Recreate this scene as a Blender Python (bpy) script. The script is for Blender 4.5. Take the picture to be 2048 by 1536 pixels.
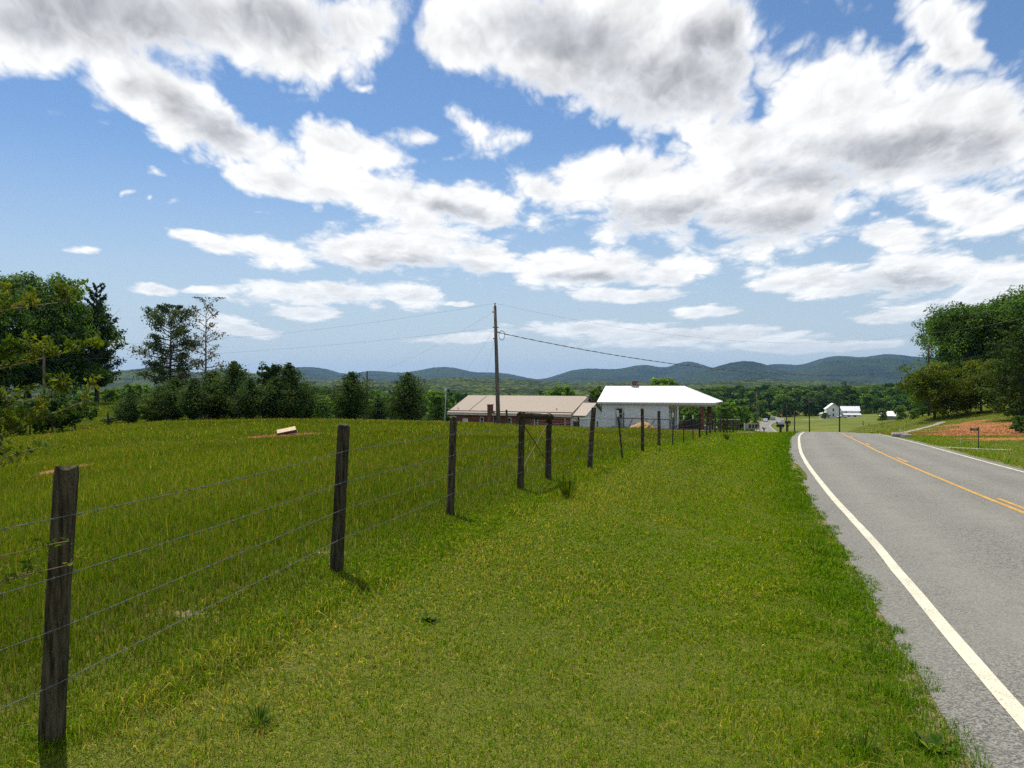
import bpy, math, random
import numpy as np
from mathutils import Vector, Matrix

for _o in list(bpy.data.objects):
    bpy.data.objects.remove(_o, do_unlink=True)
SC = bpy.context.scene
COL = SC.collection
R = math.radians

# ------------------------------------------------------------------ camera, sky, sun, exposure
CAMZ, FPX, HOR = 1.65, 1600.0, 772.0
cam = bpy.data.cameras.new('camera')
cam.sensor_width = 36.0
cam.lens = 36.0 * FPX / 2048.0
cam.clip_start, cam.clip_end = 0.05, 40000.0
camo = bpy.data.objects.new('camera', cam)
COL.objects.link(camo)
camo.location = (0, 0, CAMZ)
camo.rotation_euler = (R(90) + math.atan((HOR - 768.0) / FPX), 0, 0)
SC.camera = camo

SUN_EL, SUN_AZ = 63.0, -27.0          # degrees; azimuth measured from +Y towards +X
sun = bpy.data.lights.new('sun', 'SUN')
sun.energy, sun.angle, sun.color = 5.0, R(0.53), (1.0, 0.94, 0.82)
suno = bpy.data.objects.new('sun', sun)
COL.objects.link(suno)
_sd = Vector((math.sin(R(SUN_AZ)) * math.cos(R(SUN_EL)), math.cos(R(SUN_AZ)) * math.cos(R(SUN_EL)), math.sin(R(SUN_EL))))
suno.rotation_euler = _sd.to_track_quat('Z', 'Y').to_euler()
suno.location = (0, -20, 60)

SC.view_settings.view_transform = 'Standard'
SC.view_settings.look = 'None'
SC.view_settings.exposure = 0.0
SC.view_settings.gamma = 1.0
SC.view_settings.use_curve_mapping = False
SC.render.engine = 'CYCLES'
cy = SC.cycles
cy.max_bounces, cy.diffuse_bounces, cy.glossy_bounces = 5, 2, 2
cy.transmission_bounces, cy.transparent_max_bounces, cy.volume_bounces = 4, 6, 0
cy.caustics_reflective = cy.caustics_refractive = False
cy.use_denoising = False
cy.use_adaptive_sampling = True
cy.adaptive_threshold = 0.02


class NT:
    """small helper round a node tree"""
    def __init__(self, tree):
        self.t = tree
        self.n = tree.nodes
        self.n.clear()

    def node(self, kind, **kw):
        nd = self.n.new(kind)
        for k, v in kw.items():
            setattr(nd, k, v)
        return nd

    def link(self, a, b):
        self.t.links.new(a, b)

    def put(self, sock, v):
        if isinstance(v, bpy.types.NodeSocket):
            self.link(v, sock)
        elif v is not None:
            if hasattr(sock.default_value, '__len__') and not hasattr(v, '__len__'):
                v = (v,) * len(sock.default_value)
            if hasattr(sock.default_value, '__len__') and len(sock.default_value) == 4 and len(v) == 3:
                v = (*v, 1.0)
            sock.default_value = v

    def math(self, op, a, b=None, c=None, clamp=False):
        nd = self.node('ShaderNodeMath', operation=op, use_clamp=clamp)
        for i, v in enumerate((a, b, c)):
            if v is not None:
                self.put(nd.inputs[i], v)
        return nd.outputs[0]

    def vmath(self, op, a, b=None, c=None):
        nd = self.node('ShaderNodeVectorMath', operation=op)
        for i, v in enumerate((a, b, c)):
            if v is not None:
                if op == 'SCALE' and i == 1:
                    self.put(nd.inputs['Scale'], v)
                else:
                    self.put(nd.inputs[i], v)
        return nd.outputs['Value'] if op in ('DOT_PRODUCT', 'LENGTH', 'DISTANCE') else nd.outputs[0]

    def smooth(self, v, lo, hi, to0=0.0, to1=1.0):
        nd = self.node('ShaderNodeMapRange', interpolation_type='SMOOTHSTEP')
        self.put(nd.inputs['Value'], v)
        nd.inputs['From Min'].default_value, nd.inputs['From Max'].default_value = lo, hi
        nd.inputs['To Min'].default_value, nd.inputs['To Max'].default_value = to0, to1
        return nd.outputs[0]

    def mix(self, f, a, b, blend='MIX'):
        nd = self.node('ShaderNodeMix', data_type='RGBA', blend_type=blend)
        self.put(nd.inputs[0], f)
        self.put(nd.inputs[6], a)
        self.put(nd.inputs[7], b)
        return nd.outputs[2]

    def fmix(self, f, a, b):
        nd = self.node('ShaderNodeMix', data_type='FLOAT')
        self.put(nd.inputs[0], f)
        self.put(nd.inputs[2], a)
        self.put(nd.inputs[3], b)
        return nd.outputs[0]

    def noise(self, vec, scale, detail=4.0, rough=0.5, dist=0.0, out='Fac'):
        nd = self.node('ShaderNodeTexNoise')
        self.put(nd.inputs['Vector'], vec)
        nd.inputs['Scale'].default_value = scale
        nd.inputs['Detail'].default_value = detail
        nd.inputs['Roughness'].default_value = rough
        nd.inputs['Distortion'].default_value = dist
        return nd.outputs[out]


# ---- world: clear Nishita sky with a procedural cumulus field laid out by compass direction
def build_world():
    w = bpy.data.worlds.new('World')
    SC.world = w
    w.use_nodes = True
    T = NT(w.node_tree)
    sky = T.node('ShaderNodeTexSky', sky_type='NISHITA')
    sky.sun_disc = False
    sky.sun_elevation, sky.sun_rotation = R(SUN_EL), R(SUN_AZ)
    sky.altitude = 300.0
    sky.air_density, sky.dust_density, sky.ozone_density = 1.0, 0.15, 2.0
    dirv = T.node('ShaderNodeTexCoord').outputs['Generated']
    sep = T.node('ShaderNodeSeparateXYZ')
    T.link(dirv, sep.inputs[0])
    X, Y, Z = sep.outputs
    az = T.math('ARCTAN2', X, Y)
    el = T.math('ARCSINE', Z)
    comb = T.node('ShaderNodeCombineXYZ')
    T.link(az, comb.inputs[0]); T.link(el, comb.inputs[1])
    p = comb.outputs[0]
    # perspective scale of the cloud detail: small near the horizon, wide overhead
    zs = T.math('ADD', T.math('MAXIMUM', Z, 0.0), 0.16)
    azm = T.math('ARCTAN2', X, T.math('ABSOLUTE', Y))
    qc = T.node('ShaderNodeCombineXYZ')
    T.link(T.math('DIVIDE', T.math('MULTIPLY', azm, 1.4), T.math('POWER', zs, 0.5)), qc.inputs[0])
    T.link(T.math('DIVIDE', 0.55, zs), qc.inputs[1])
    T.link(T.math('MULTIPLY', T.math('MINIMUM', Y, 0.4), 1.5), qc.inputs[2])
    q = qc.outputs[0]
    # billowing warp (strength follows the same perspective)
    wn = T.node('ShaderNodeTexNoise', noise_dimensions='3D')
    T.link(q, wn.inputs['Vector'])
    wn.inputs['Scale'].default_value, wn.inputs['Detail'].default_value, wn.inputs['Roughness'].default_value = 3.2, 4.0, 0.6
    wv = T.vmath('SUBTRACT', wn.outputs['Color'], (0.5, 0.5, 0.5))
    amp = T.math('MULTIPLY', zs, 0.24)
    wv = T.vmath('SCALE', wv, amp)
    wv = T.vmath('MULTIPLY', wv, (1.0, 0.45, 0.0))
    pw = T.vmath('ADD', p, wv)

    def conv(cx, cyp, rx, ry):
        u, v = (cx - 1024) / FPX, (HOR - cyp) / FPX
        a = math.atan(u)
        e = math.atan(v * math.cos(a))
        return a, e, rx / FPX * math.cos(a) ** 2, ry / FPX * math.cos(a)

    turned = {0: pw}

    def turn(rot):
        if rot not in turned:
            c, sn = math.cos(R(rot)), math.sin(R(rot))
            cb = T.node('ShaderNodeCombineXYZ')
            T.link(T.vmath('DOT_PRODUCT', pw, (c, -sn, 0)), cb.inputs[0])
            T.link(T.vmath('DOT_PRODUCT', pw, (sn, c, 0)), cb.inputs[1])
            turned[rot] = cb.outputs[0]
        return turned[rot]

    def field(blobs):
        acc = None
        for (cx, cyp, rx, ry, rot) in blobs:
            a, e, ra, re = conv(cx, cyp, rx, ry)
            rot = int(10 * round(rot / 10.0))
            c, sn = math.cos(R(rot)), math.sin(R(rot))
            u, v = a * c - e * sn, a * sn + e * c
            l = T.vmath('LENGTH', T.vmath('MULTIPLY_ADD', turn(rot), (1 / ra, 1 / re, 0), (-u / ra, -v / re, 0)))
            if rx < 70 and cyp < 560:
                l = T.math('MULTIPLY_ADD', l, 0.42, 0.74)
            if acc is None:
                acc = l
            else:
                nd = T.node('ShaderNodeMath', operation='SMOOTH_MIN')
                T.link(acc, nd.inputs[0]); T.link(l, nd.inputs[1])
                nd.inputs[2].default_value = 0.25
                acc = nd.outputs[0]
        return T.math('SUBTRACT', 1.0, acc)
    CLOUDS = [
        (100, 40, 320, 120, 0), (430, 30, 360, 110, 0), (720, 50, 120, 70, 0), (90, 120, 120, 60, 0),
        (320, 200, 160, 70, 20), (460, 270, 170, 60, 20), (680, 290, 120, 46, 10), (620, 120, 125, 58, 0), (830, 270, 45, 20, 10),
        (590, 370, 190, 36, 10), (720, 385, 210, 44, 10), (900, 405, 190, 42, 10), (925, 258, 66, 44, 20), (1025, 272, 60, 24, 10), (875, 318, 36, 16, 0),
        (740, 500, 130, 44, 0), (850, 492, 170, 50, 0), (960, 505, 70, 40, 0), (430, 490, 90, 16, 10), (540, 510, 110, 34, 10), (1170, 545, 190, 42, 0), (1330, 545, 120, 30, 0),
        (640, 588, 210, 26, 0), (820, 595, 72, 24, 0), (620, 627, 75, 13, 0), (310, 577, 60, 14, 0), (395, 575, 40, 10, 0), (470, 655, 90, 20, 10), (920, 612, 30, 7, 0),
        (960, 70, 130, 70, 10), (1150, 90, 250, 110, 10), (1350, 120, 220, 140, 0), (1480, 70, 80, 90, 0), (1250, 20, 320, 60, 0),
        (1250, 345, 170, 60, 0), (1400, 390, 260, 100, 0), (1550, 430, 160, 80, 0), (1120, 390, 100, 34, 10), (1480, 290, 200, 60, 0),
        (1700, 190, 190, 90, 0), (1800, 280, 290, 130, 0), (1980, 260, 150, 130, 0), (1870, 30, 110, 60, 20), (1930, 90, 90, 44, 30), (1960, 420, 170, 50, 10),
        (1640, 560, 160, 34, 0), (1820, 550, 160, 50, 0), (1800, 475, 100, 36, 10), (1990, 560, 110, 50, 0), (1780, 626, 110, 17, 0), (2010, 595, 130, 36, 0), (1740, 425, 34, 16, 0),
        (1270, 592, 125, 17, 0), (1410, 627, 75, 14, 0), (1180, 660, 200, 16, 0), (1380, 676, 260, 22, 0), (1600, 692, 220, 14, 0), (930, 676, 110, 12, 0),
        (620, 430, 22, 18, 0), (288, 342, 16, 10, 0), (178, 505, 60, 6, 0), (282, 392, 12, 10, 0), (328, 394, 14, 10, 0), (236, 382, 9, 12, 0), (745, 183, 30, 8, 10), (500, 423, 34, 8, 0),
    ]
    GREYS = [
        (200, 30, 330, 80, 0), (520, 50, 190, 60, 0), (60, 60, 120, 50, 0), (430, 250, 130, 40, 20), (1300, 170, 240, 80, 0), (1150, 70, 200, 50, 10), (1440, 130, 100, 100, 0),
        (1480, 460, 210, 45, 0), (1330, 440, 160, 40, 0), (830, 530, 190, 20, 0), (1780, 300, 260, 50, 10), (1600, 350, 180, 40, 0), (1800, 575, 110, 30, 0), (1950, 330, 120, 50, 0),
        (900, 425, 130, 18, 10), (1190, 560, 150, 16, 0), (1880, 50, 60, 40, 20),
    ]
    C = field(CLOUDS)
    G = field(GREYS)
    # elsewhere the same broken cumulus goes on
    gen = T.noise(q, 1.05, 3.0, 0.5)
    gen = T.math('MULTIPLY_ADD', gen, 5.0, -2.5)
    aaz = T.math('ABSOLUTE', az)
    outside = T.math('MAXIMUM', T.smooth(aaz, 0.62, 0.80), T.smooth(el, 0.45, 0.58))
    C = T.fmix(outside, C, gen)
    G = T.fmix(outside, G, T.math('SUBTRACT', gen, 0.25))
    fb = T.noise(q, 5.0, 9.0, 0.66)

    def billow(vec):
        acc = None
        for sc, am in ((4.2, 0.50), (9.7, 0.28), (21.0, 0.16), (46.0, 0.09)):
            n = T.noise(vec, sc, 0.0, 0.5)
            v = T.math('MULTIPLY', T.math('ABSOLUTE', T.math('SUBTRACT', n, 0.5)), 2.0 * am)
            acc = v if acc is None else T.math('ADD', acc, v)
        return acc
    qb = T.vmath('ADD', q, T.vmath('SCALE', wn.outputs['Color'], 0.16))
    bil = billow(qb)
    bilo = billow(T.vmath('ADD', qb, (-0.030, -0.015, 0.055)))
    D = T.math('ADD', T.math('MULTIPLY', C, 1.25), T.math('MULTIPLY_ADD', fb, 1.5, -0.82))
    D = T.math('ADD', D, T.math('MULTIPLY_ADD', bil, 2.0, -0.34))
    alpha = T.smooth(D, -0.14, 0.52)
    alpha = T.math('MULTIPLY', alpha, T.smooth(el, 0.012, 0.06))
    relief = T.math('SUBTRACT', bil, bilo)
    gsoft = T.noise(q, 3.0, 3.0, 0.5)
    grey = T.smooth(T.math('ADD', T.math('ADD', G, T.math('MULTIPLY_ADD', gsoft, 1.1, -0.55)), T.math('MULTIPLY_ADD', bil, -0.7, 0.2)), -0.30, 0.70)
    thick = T.smooth(D, 0.05, 0.8)
    grey = T.math('MULTIPLY', grey, thick)
    shade = T.math('MULTIPLY_ADD', grey, -0.40, 1.05)
    inner = T.smooth(D, 0.3, 1.6)
    shade = T.math('SUBTRACT', shade, T.math('MULTIPLY', inner, 0.10))
    shade = T.math('ADD', shade, T.math('MULTIPLY', relief, T.math('MULTIPLY_ADD', thick, 0.70, 0.1)))
    cc = T.mix(grey, (1.0, 1.0, 0.99), (0.95, 0.975, 1.02))
    cc = T.vmath('SCALE', cc, shade)
    skyc = T.vmath('SCALE', sky.outputs[0], 0.106)
    skyc = T.vmath('MULTIPLY', skyc, (0.78, 0.93, 1.06))
    skyc = T.mix(T.smooth(el, 0.32, -0.02, 0.0, 0.95), skyc, (0.58, 0.67, 0.73))
    # far clouds fade into the low sky
    far = T.smooth(el, 0.02, 0.16, 0.62, 1.0)
    alpha = T.math('MULTIPLY', alpha, far)
    out = T.mix(alpha, skyc, cc)
    bg = T.node('ShaderNodeBackground')
    T.link(out, bg.inputs['Color'])
    bg.inputs['Strength'].default_value = 1.0
    wo = T.node('ShaderNodeOutputWorld')
    T.link(bg.outputs[0], wo.inputs['Surface'])
    w.cycles.sampling_method = 'MANUAL'
    w.cycles.sample_map_resolution = 512


build_world()

# ------------------------------------------------------------------ helpers
RNG = np.random.default_rng(7)
random.seed(11)


def P(px, py, d):
    """point at forward distance d seen at photo pixel (px, py); used to read real positions off the photograph"""
    return ((px - 1024) / FPX * d, d, CAMZ - (py - HOR) / FPX * d)


def spline(ts, ys):
    """natural cubic spline, returns a vectorised function (linear outside)"""
    ts, ys = np.asarray(ts, float), np.asarray(ys, float)
    n = len(ts)
    h = np.diff(ts)
    A = np.zeros((n, n)); b = np.zeros(n)
    A[0, 0] = A[-1, -1] = 1
    for i in range(1, n - 1):
        A[i, i - 1], A[i, i], A[i, i + 1] = h[i - 1], 2 * (h[i - 1] + h[i]), h[i]
        b[i] = 3 * ((ys[i + 1] - ys[i]) / h[i] - (ys[i] - ys[i - 1]) / h[i - 1])
    c = np.linalg.solve(A, b)
    bb = np.diff(ys) / h - h * (2 * c[:-1] + c[1:]) / 3
    dd = np.diff(c) / (3 * h)

    def f(t):
        t = np.asarray(t, float)
        i = np.clip(np.searchsorted(ts, t) - 1, 0, n - 2)
        x = t - ts[i]
        v = ys[i] + bb[i] * x + c[i] * x ** 2 + dd[i] * x ** 3
        lo, hi = t < ts[0], t > ts[-1]
        v = np.where(lo, ys[0] + bb[0] * (t - ts[0]), v)
        se = bb[-1] + 2 * c[-2] * h[-1] + 3 * dd[-1] * h[-1] ** 2
        return np.where(hi, ys[-1] + se * (t - ts[-1]), v)
    return f


def vnoise(x, y, scale, seed=0, octaves=3):
    """cheap smooth value noise, roughly -1..1"""
    x, y = np.asarray(x, float) / scale, np.asarray(y, float) / scale
    out = np.zeros(np.broadcast(x, y).shape); a = 1.0; tot = 0
    for o in range(octaves):
        xi, yi = np.floor(x), np.floor(y)
        fx, fy = x - xi, y - yi
        fx, fy = fx * fx * (3 - 2 * fx), fy * fy * (3 - 2 * fy)

        def hsh(i, j):
            n = np.sin(i * 127.1 + j * 311.7 + seed * 74.7 + o * 19.19) * 43758.5453
            return n - np.floor(n)
        v = (hsh(xi, yi) * (1 - fx) + hsh(xi + 1, yi) * fx) * (1 - fy) + (hsh(xi, yi + 1) * (1 - fx) + hsh(xi + 1, yi + 1) * fx) * fy
        out += a * (v * 2 - 1); tot += a
        a *= 0.5; x = x * 2.03 + 5.2; y = y * 2.03 + 1.7
    return out / tot


def sstep(v, lo, hi):
    t = np.clip((v - lo) / (hi - lo), 0, 1)
    return t * t * (3 - 2 * t)


# ---- the road: plan and profile read off the painted lines
_LEFT = [(1.6, -0.2), (3.07, 4.8), (4.42, 9.24), (5.13, 11.55), (5.93, 14.3), (7.04, 18), (8.75, 23.5), (10.7, 29.5), (14.0, 39), (19.8, 55), (29.5, 81)]
_lp = np.array(_LEFT)
_tan = np.gradient(_lp, axis=0); _tan /= np.linalg.norm(_tan, axis=1)[:, None]
LANE = 2.88
_cen = _lp + LANE * np.stack([_tan[:, 1], -_tan[:, 0]], 1)
_far = np.array([(44.0, 120), (57, 165), (69.5, 215), (83.5, 265), (94, 301), (107.5, 340), (127.6, 392), (141.6, 426), (151, 458), (156, 480), (159, 500), (158, 540), (150, 600)], float)
_back = np.array([(-17.5, -60.0), (-8.4, -31.0)])
_cp = np.concatenate([_back, _cen, _far])
_ct = np.concatenate([[0], np.cumsum(np.linalg.norm(np.diff(_cp, axis=0), axis=1))])
_sx, _sy = spline(_ct, _cp[:, 0]), spline(_ct, _cp[:, 1])


def road_z0(d):
    return np.where(d < 25, -0.28 - 0.022 * d, -0.83 - (0.022 * (d - 25) + 0.00032 * (d - 25) ** 2))


_zd = [-80, -40, 0, 12, 25, 40, 55, 70, 85, 95] + [130, 170, 215, 265, 301, 340, 392, 426, 498, 700]
_zv = [float(road_z0(np.float64(d))) for d in _zd[:10]] + [-7.5, -10.2, -11.6, -12.6, -13.4, -14.3, -15.5, -16.2, -17.2, -17.0]
road_z = spline(_zd, _zv)
RT = np.concatenate([np.arange(0, _ct[-1] * 0.28, 0.6), np.arange(_ct[-1] * 0.28, _ct[-1], 2.0)])
RX, RY = _sx(RT), _sy(RT)
_rtx, _rty = np.gradient(RX, RT), np.gradient(RY, RT)
_rl = np.hypot(_rtx, _rty); _rtx /= _rl; _rty /= _rl


def road_side(x, y):
    """signed distance to the road centre line (right positive) and the road height there"""
    x, y = np.asarray(x, float).ravel(), np.asarray(y, float).ravel()
    s = np.empty(len(x)); z = np.empty(len(x))
    for a in range(0, len(x), 20000):
        xx, yy = x[a:a + 20000, None], y[a:a + 20000, None]
        step = 3
        d2 = (xx - RX[None, ::step]) ** 2 + (yy - RY[None, ::step]) ** 2
        j = np.argmin(d2, 1) * step
        # project on the tangent
        dx, dy = x[a:a + 20000] - RX[j], y[a:a + 20000] - RY[j]
        s[a:a + 20000] = dx * _rty[j] - dy * _rtx[j]
        al = dx * _rtx[j] + dy * _rty[j]
        z[a:a + 20000] = road_z(RY[j] + al * _rty[j])
        far = np.abs(al) > 6
        s[a:a + 20000][far] = np.where(s[a:a + 20000][far] < 0, -1, 1) * np.hypot(dx, dy)[far]
    return s, z


# ---- the lie of the land: thin-plate surface through levels read off the photograph
CTRL = [(0, 0, 0), (-1, -4, 0.05), (-2.07, 3.64, .03), (-1.48, 6.9, .06), (-.77, 10.26, 0), (.14, 13.07, -.03), (1.65, 16.9, -.08), (3.75, 23, -.26),
        (5.1, 27.8, -.49), (6.4, 31.6, -.72), (7.6, 35.2, -.86), (10, 42.8, -1.06), (12, 49.3, -1.33), (15, 58, -1.83), (17.8, 66.4, -2.3), (21.2, 76.6, -2.83), (25, 88, -3.3),
        (-10, 35, -.5), (-14, 50, -.55), (-20, 60, -.85), (-26, 60, -.95), (-8, 58, -.95), (-4, 60, -1.1), (-1, 60, -1.25), (3.5, 75, -2.4), (-3, 78, -2.2), (4.5, 85, -3.0), (13, 90, -3.08), (17.5, 88, -3.12),
        (10, 112, -4.6), (0, 130, -5.7), (15, 140, -6.3), (-32, 50, -1.7), (-34, 60, -1.75), (-28, 30, -1.6), (-12, 18, -.65), (-6, 10, -.18), (-8, 4, -.3),
        (-15, 9, -.85), (-40, 72, -1.6), (-45, 85, -1.15), (-58, 105, -.5), (-50, 108, -.75), (-42, 112, -1.6), (-25, 92, -3), (-80, 120, -.8), (-100, 80, -2), (-60, 60, -2.3), (-60, 20, -3),
        (-30, 140, -5.5), (-80, 180, -6), (-150, 250, -10), (0, 200, -10.5), (-60, 250, -11.5), (30, 180, -10.4), (30, 260, -12.5), (-20, -30, 0), (-60, -60, -1), (40, -60, 0.6),
        (21, 36, -1.18), (29, 45, -1.36), (46.8, 80, -1.75), (34, 75, -2.75), (44, 85, -2.6), (47, 92, -2.25), (60, 112, -2.3), (82, 122, -2.0), (60, 60, -1.0), (40, 42, -.85),
        (80, 40, 0), (60, 10, 0.3), (14, 2, -.55), (18, 20, -.85), (28, 60, -2.05), (110, 90, -.5), (84, 200, -9.7), (106, 235, -10.2), (122, 255, -9.8), (126, 350, -14.3), (165, 457, -17.2), (150, 420, -16.3),
        (165, 300, -9.5), (230, 457, -14), (200, 380, -12), (70, 140, -6.5), (150, 520, -17), (60, 520, -16.5), (0, 450, -15), (250, 560, -13.5), (100, 700, -14), (-100, 500, -14),
        (300, 700, -10), (60, 330, -14), (40, 400, -15), (120, 160, -3.5)]
for _d in (4, 14, 30, 45, 62, 78, 95, 130, 170, 215, 265, 301, 340, 392, 440, 498):
    _j = int(np.argmin(np.abs(RY - _d)))
    for _w in (-3.9, 3.9):
        CTRL.append((RX[_j] + _w * _rty[_j], RY[_j] - _w * _rtx[_j], float(road_z(RY[_j])) - 0.06))
for _a in range(0, 360, 30):
    for _r in (1300, 2600):
        CTRL.append((_r * math.sin(R(_a)), _r * math.cos(R(_a)), -16.0 + 5 * math.sin(_a * 2.2)))
for _a in (90, 130, 180, 230, 270):
    CTRL.append((250 * math.sin(R(_a)), 250 * math.cos(R(_a)), -1.0))
    CTRL.append((600 * math.sin(R(_a)), 600 * math.cos(R(_a)), -8.0))
_C = np.array(CTRL, float)


def _tps(r2):
    return 0.5 * r2 * np.log(r2 + 1e-9)


_S = 100.0
_A = _C[:, :2] / _S
_n = len(_A)
_K = _tps(((_A[:, None, :] - _A[None, :, :]) ** 2).sum(2)) + np.eye(_n) * 2e-5
_Pm = np.concatenate([np.ones((_n, 1)), _A], 1)
_M = np.block([[_K, _Pm], [_Pm.T, np.zeros((3, 3))]])
_W = np.linalg.solve(_M, np.concatenate([_C[:, 2], np.zeros(3)]))


def land(x, y):
    x, y = np.asarray(x, float).ravel() / _S, np.asarray(y, float).ravel() / _S
    out = np.empty(len(x))
    for a in range(0, len(x), 20000):
        xx, yy = x[a:a + 20000], y[a:a + 20000]
        r2 = (xx[:, None] - _A[None, :, 0]) ** 2 + (yy[:, None] - _A[None, :, 1]) ** 2
        out[a:a + 20000] = _tps(r2) @ _W[:_n] + _W[_n] + _W[_n + 1] * xx + _W[_n + 2] * yy
    return out


def ground_raw(x, y):
    x, y = np.asarray(x, float).ravel(), np.asarray(y, float).ravel()
    r = np.hypot(x, y)
    z = land(x, y)
    z = np.where(r > 1000, z * (1 - sstep(r, 1000, 2500)) - 16 * sstep(r, 1000, 2500), z)
    z += 0.035 * vnoise(x, y, 2.3, 3) * sstep(r, 2, 6) + 0.10 * vnoise(x, y, 14, 5) * sstep(r, 12, 40)
    s, rz = road_side(x, y)
    a = np.abs(s)
    under = 0.07 + 0.0006 * r
    k = 1 - sstep(a, 2.75, 3.22 + 0.004 * r)
    z = z * (1 - k) + (rz - under) * k
    # shoulder meets the pavement edge
    k2 = (1 - sstep(a, 3.5, 6.0)) * (1 - k)
    z = z * (1 - k2) + np.clip(z, rz - 0.012, rz + 0.004 + (a - 3.3) * 0.11) * k2
    return z


TH = np.concatenate([np.arange(-180, -42, 3.0), np.arange(-42, 42, 0.24), np.arange(42, 180.1, 3.0)])
RR = np.concatenate([[0.0], np.exp(np.arange(math.log(0.8), math.log(900), 0.0235)), np.geomspace(930, 16000, 26)])
_thr = np.radians(TH)
GX = RR[:, None] * np.sin(_thr)[None, :]
GY = RR[:, None] * np.cos(_thr)[None, :]
GZ = ground_raw(GX, GY).reshape(GX.shape)
GZ[0, :] = GZ[0, :].mean()


def gz(x, y):
    """height of the built ground sheet at (x, y)"""
    x, y = np.atleast_1d(np.asarray(x, float)), np.atleast_1d(np.asarray(y, float))
    r, t = np.hypot(x, y), np.degrees(np.arctan2(x, y))
    i = np.clip(np.searchsorted(RR, r) - 1, 0, len(RR) - 2)
    j = np.clip(np.searchsorted(TH, t) - 1, 0, len(TH) - 2)
    fi = (r - RR[i]) / (RR[i + 1] - RR[i]); fj = (t - TH[j]) / (TH[j + 1] - TH[j])
    return (GZ[i, j] * (1 - fj) + GZ[i, j + 1] * fj) * (1 - fi) + (GZ[i + 1, j] * (1 - fj) + GZ[i + 1, j + 1] * fj) * fi


def g1(x, y):
    return float(gz(x, y)[0])


# ---- mesh plumbing
def mesh_np(name, verts, faces, attrs=None, smooth=False):
    """verts (n,3); faces: list of index arrays, each (m,k); attrs: name -> (n,) or (n,3) point data"""
    me = bpy.data.meshes.new(name)
    verts = np.ascontiguousarray(verts, np.float32)
    if isinstance(faces, np.ndarray):
        faces = [faces]
    faces = [np.asarray(f, np.int32) for f in faces if len(f)]
    nl = sum(f.size for f in faces); npoly = sum(len(f) for f in faces)
    me.vertices.add(len(verts)); me.vertices.foreach_set('co', verts.ravel())
    me.loops.add(nl); me.loops.foreach_set('vertex_index', np.concatenate([f.ravel() for f in faces]))
    tot = np.concatenate([np.full(len(f), f.shape[1], np.int32) for f in faces])
    me.polygons.add(npoly)
    me.polygons.foreach_set('loop_start', np.concatenate([[0], np.cumsum(tot)[:-1]]).astype(np.int32))
    if smooth:
        me.polygons.foreach_set('use_smooth', np.ones(npoly, bool))
    me.update(calc_edges=True)
    for k, v in (attrs or {}).items():
        v = np.asarray(v, np.float32)
        if v.ndim == 1:
            me.attributes.new(k, 'FLOAT', 'POINT').data.foreach_set('value', v)
        else:
            a = me.attributes.new(k, 'FLOAT_COLOR', 'POINT')
            a.data.foreach_set('color', np.concatenate([v, np.ones((len(v), 1), np.float32)], 1).ravel())
    return me


class MB:
    """collects boxes, tubes and prisms into one mesh"""
    def __init__(self):
        self.v, self.f = [], []

    def add(self, vs, fs):
        o = len(self.v)
        self.v += [tuple(float(c) for c in v) for v in vs]
        self.f += [tuple(i + o for i in f) for f in fs]
        return self

    def box(self, a, b, M=None):
        (x0, y0, z0), (x1, y1, z1) = a, b
        vs = [(x0, y0, z0), (x1, y0, z0), (x1, y1, z0), (x0, y1, z0), (x0, y0, z1), (x1, y0, z1), (x1, y1, z1), (x0, y1, z1)]
        if M is not None:
            vs = [M @ Vector(v) for v in vs]
        return self.add(vs, [(0, 3, 2, 1), (4, 5, 6, 7), (0, 1, 5, 4), (1, 2, 6, 5), (2, 3, 7, 6), (3, 0, 4, 7)])

    def tube(self, path, rad, n=8, caps=True, jit=0.0):
        path = [Vector(p) for p in path]
        if not hasattr(rad, '__len__'):
            rad = [rad] * len(path)
        o = len(self.v)
        for i, p in enumerate(path):
            t = (path[min(i + 1, len(path) - 1)] - path[max(i - 1, 0)]).normalized()
            up = Vector((0, 0, 1)) if abs(t.z) < 0.9 else Vector((1, 0, 0))
            u = t.cross(up).normalized(); w = u.cross(t)
            for k in range(n):
                an = 2 * math.pi * k / n
                rr = rad[i] * (1 + jit * (random.random() - 0.5))
                q = p + u * (rr * math.cos(an)) + w * (rr * math.sin(an))
                self.v.append(tuple(q))
        for i in range(len(path) - 1):
            for k in range(n):
                a, b = o + i * n + k, o + i * n + (k + 1) % n
                self.f.append((a, b, b + n, a + n))
        if caps:
            self.f.append(tuple(o + k for k in range(n))[::-1])
            self.f.append(tuple(o + (len(path) - 1) * n + k for k in range(n)))
        return self

    def prism(self, poly, vec):
        """closed polygon (list of 3-D points) extruded by vec"""
        n = len(poly); vec = Vector(vec)
        vs = [Vector(p) for p in poly] + [Vector(p) + vec for p in poly]
        fs = [tuple(range(n))[::-1], tuple(range(n, 2 * n))] + [(i, (i + 1) % n, n + (i + 1) % n, n + i) for i in range(n)]
        return self.add(vs, fs)

    def mesh(self, name, smooth=False):
        me = bpy.data.meshes.new(name)
        me.from_pydata(self.v, [], self.f)
        me.validate()
        import bmesh
        bm = bmesh.new(); bm.from_mesh(me)
        bmesh.ops.recalc_face_normals(bm, faces=bm.faces)
        bm.to_mesh(me); bm.free()
        if smooth:
            me.polygons.foreach_set('use_smooth', np.ones(len(me.polygons), bool))
        return me


def obj(name, me, mat=None, parent=None, loc=None, rz=None):
    if isinstance(me, MB):
        me = me.mesh(name)
    o = bpy.data.objects.new(name, me)
    COL.objects.link(o)
    if mat is not None and not me.materials:
        me.materials.append(mat)
    if parent is not None:
        o.parent = parent
    if loc is not None:
        o.location = loc
    if rz is not None:
        o.rotation_euler = (0, 0, rz)
    return o


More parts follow.
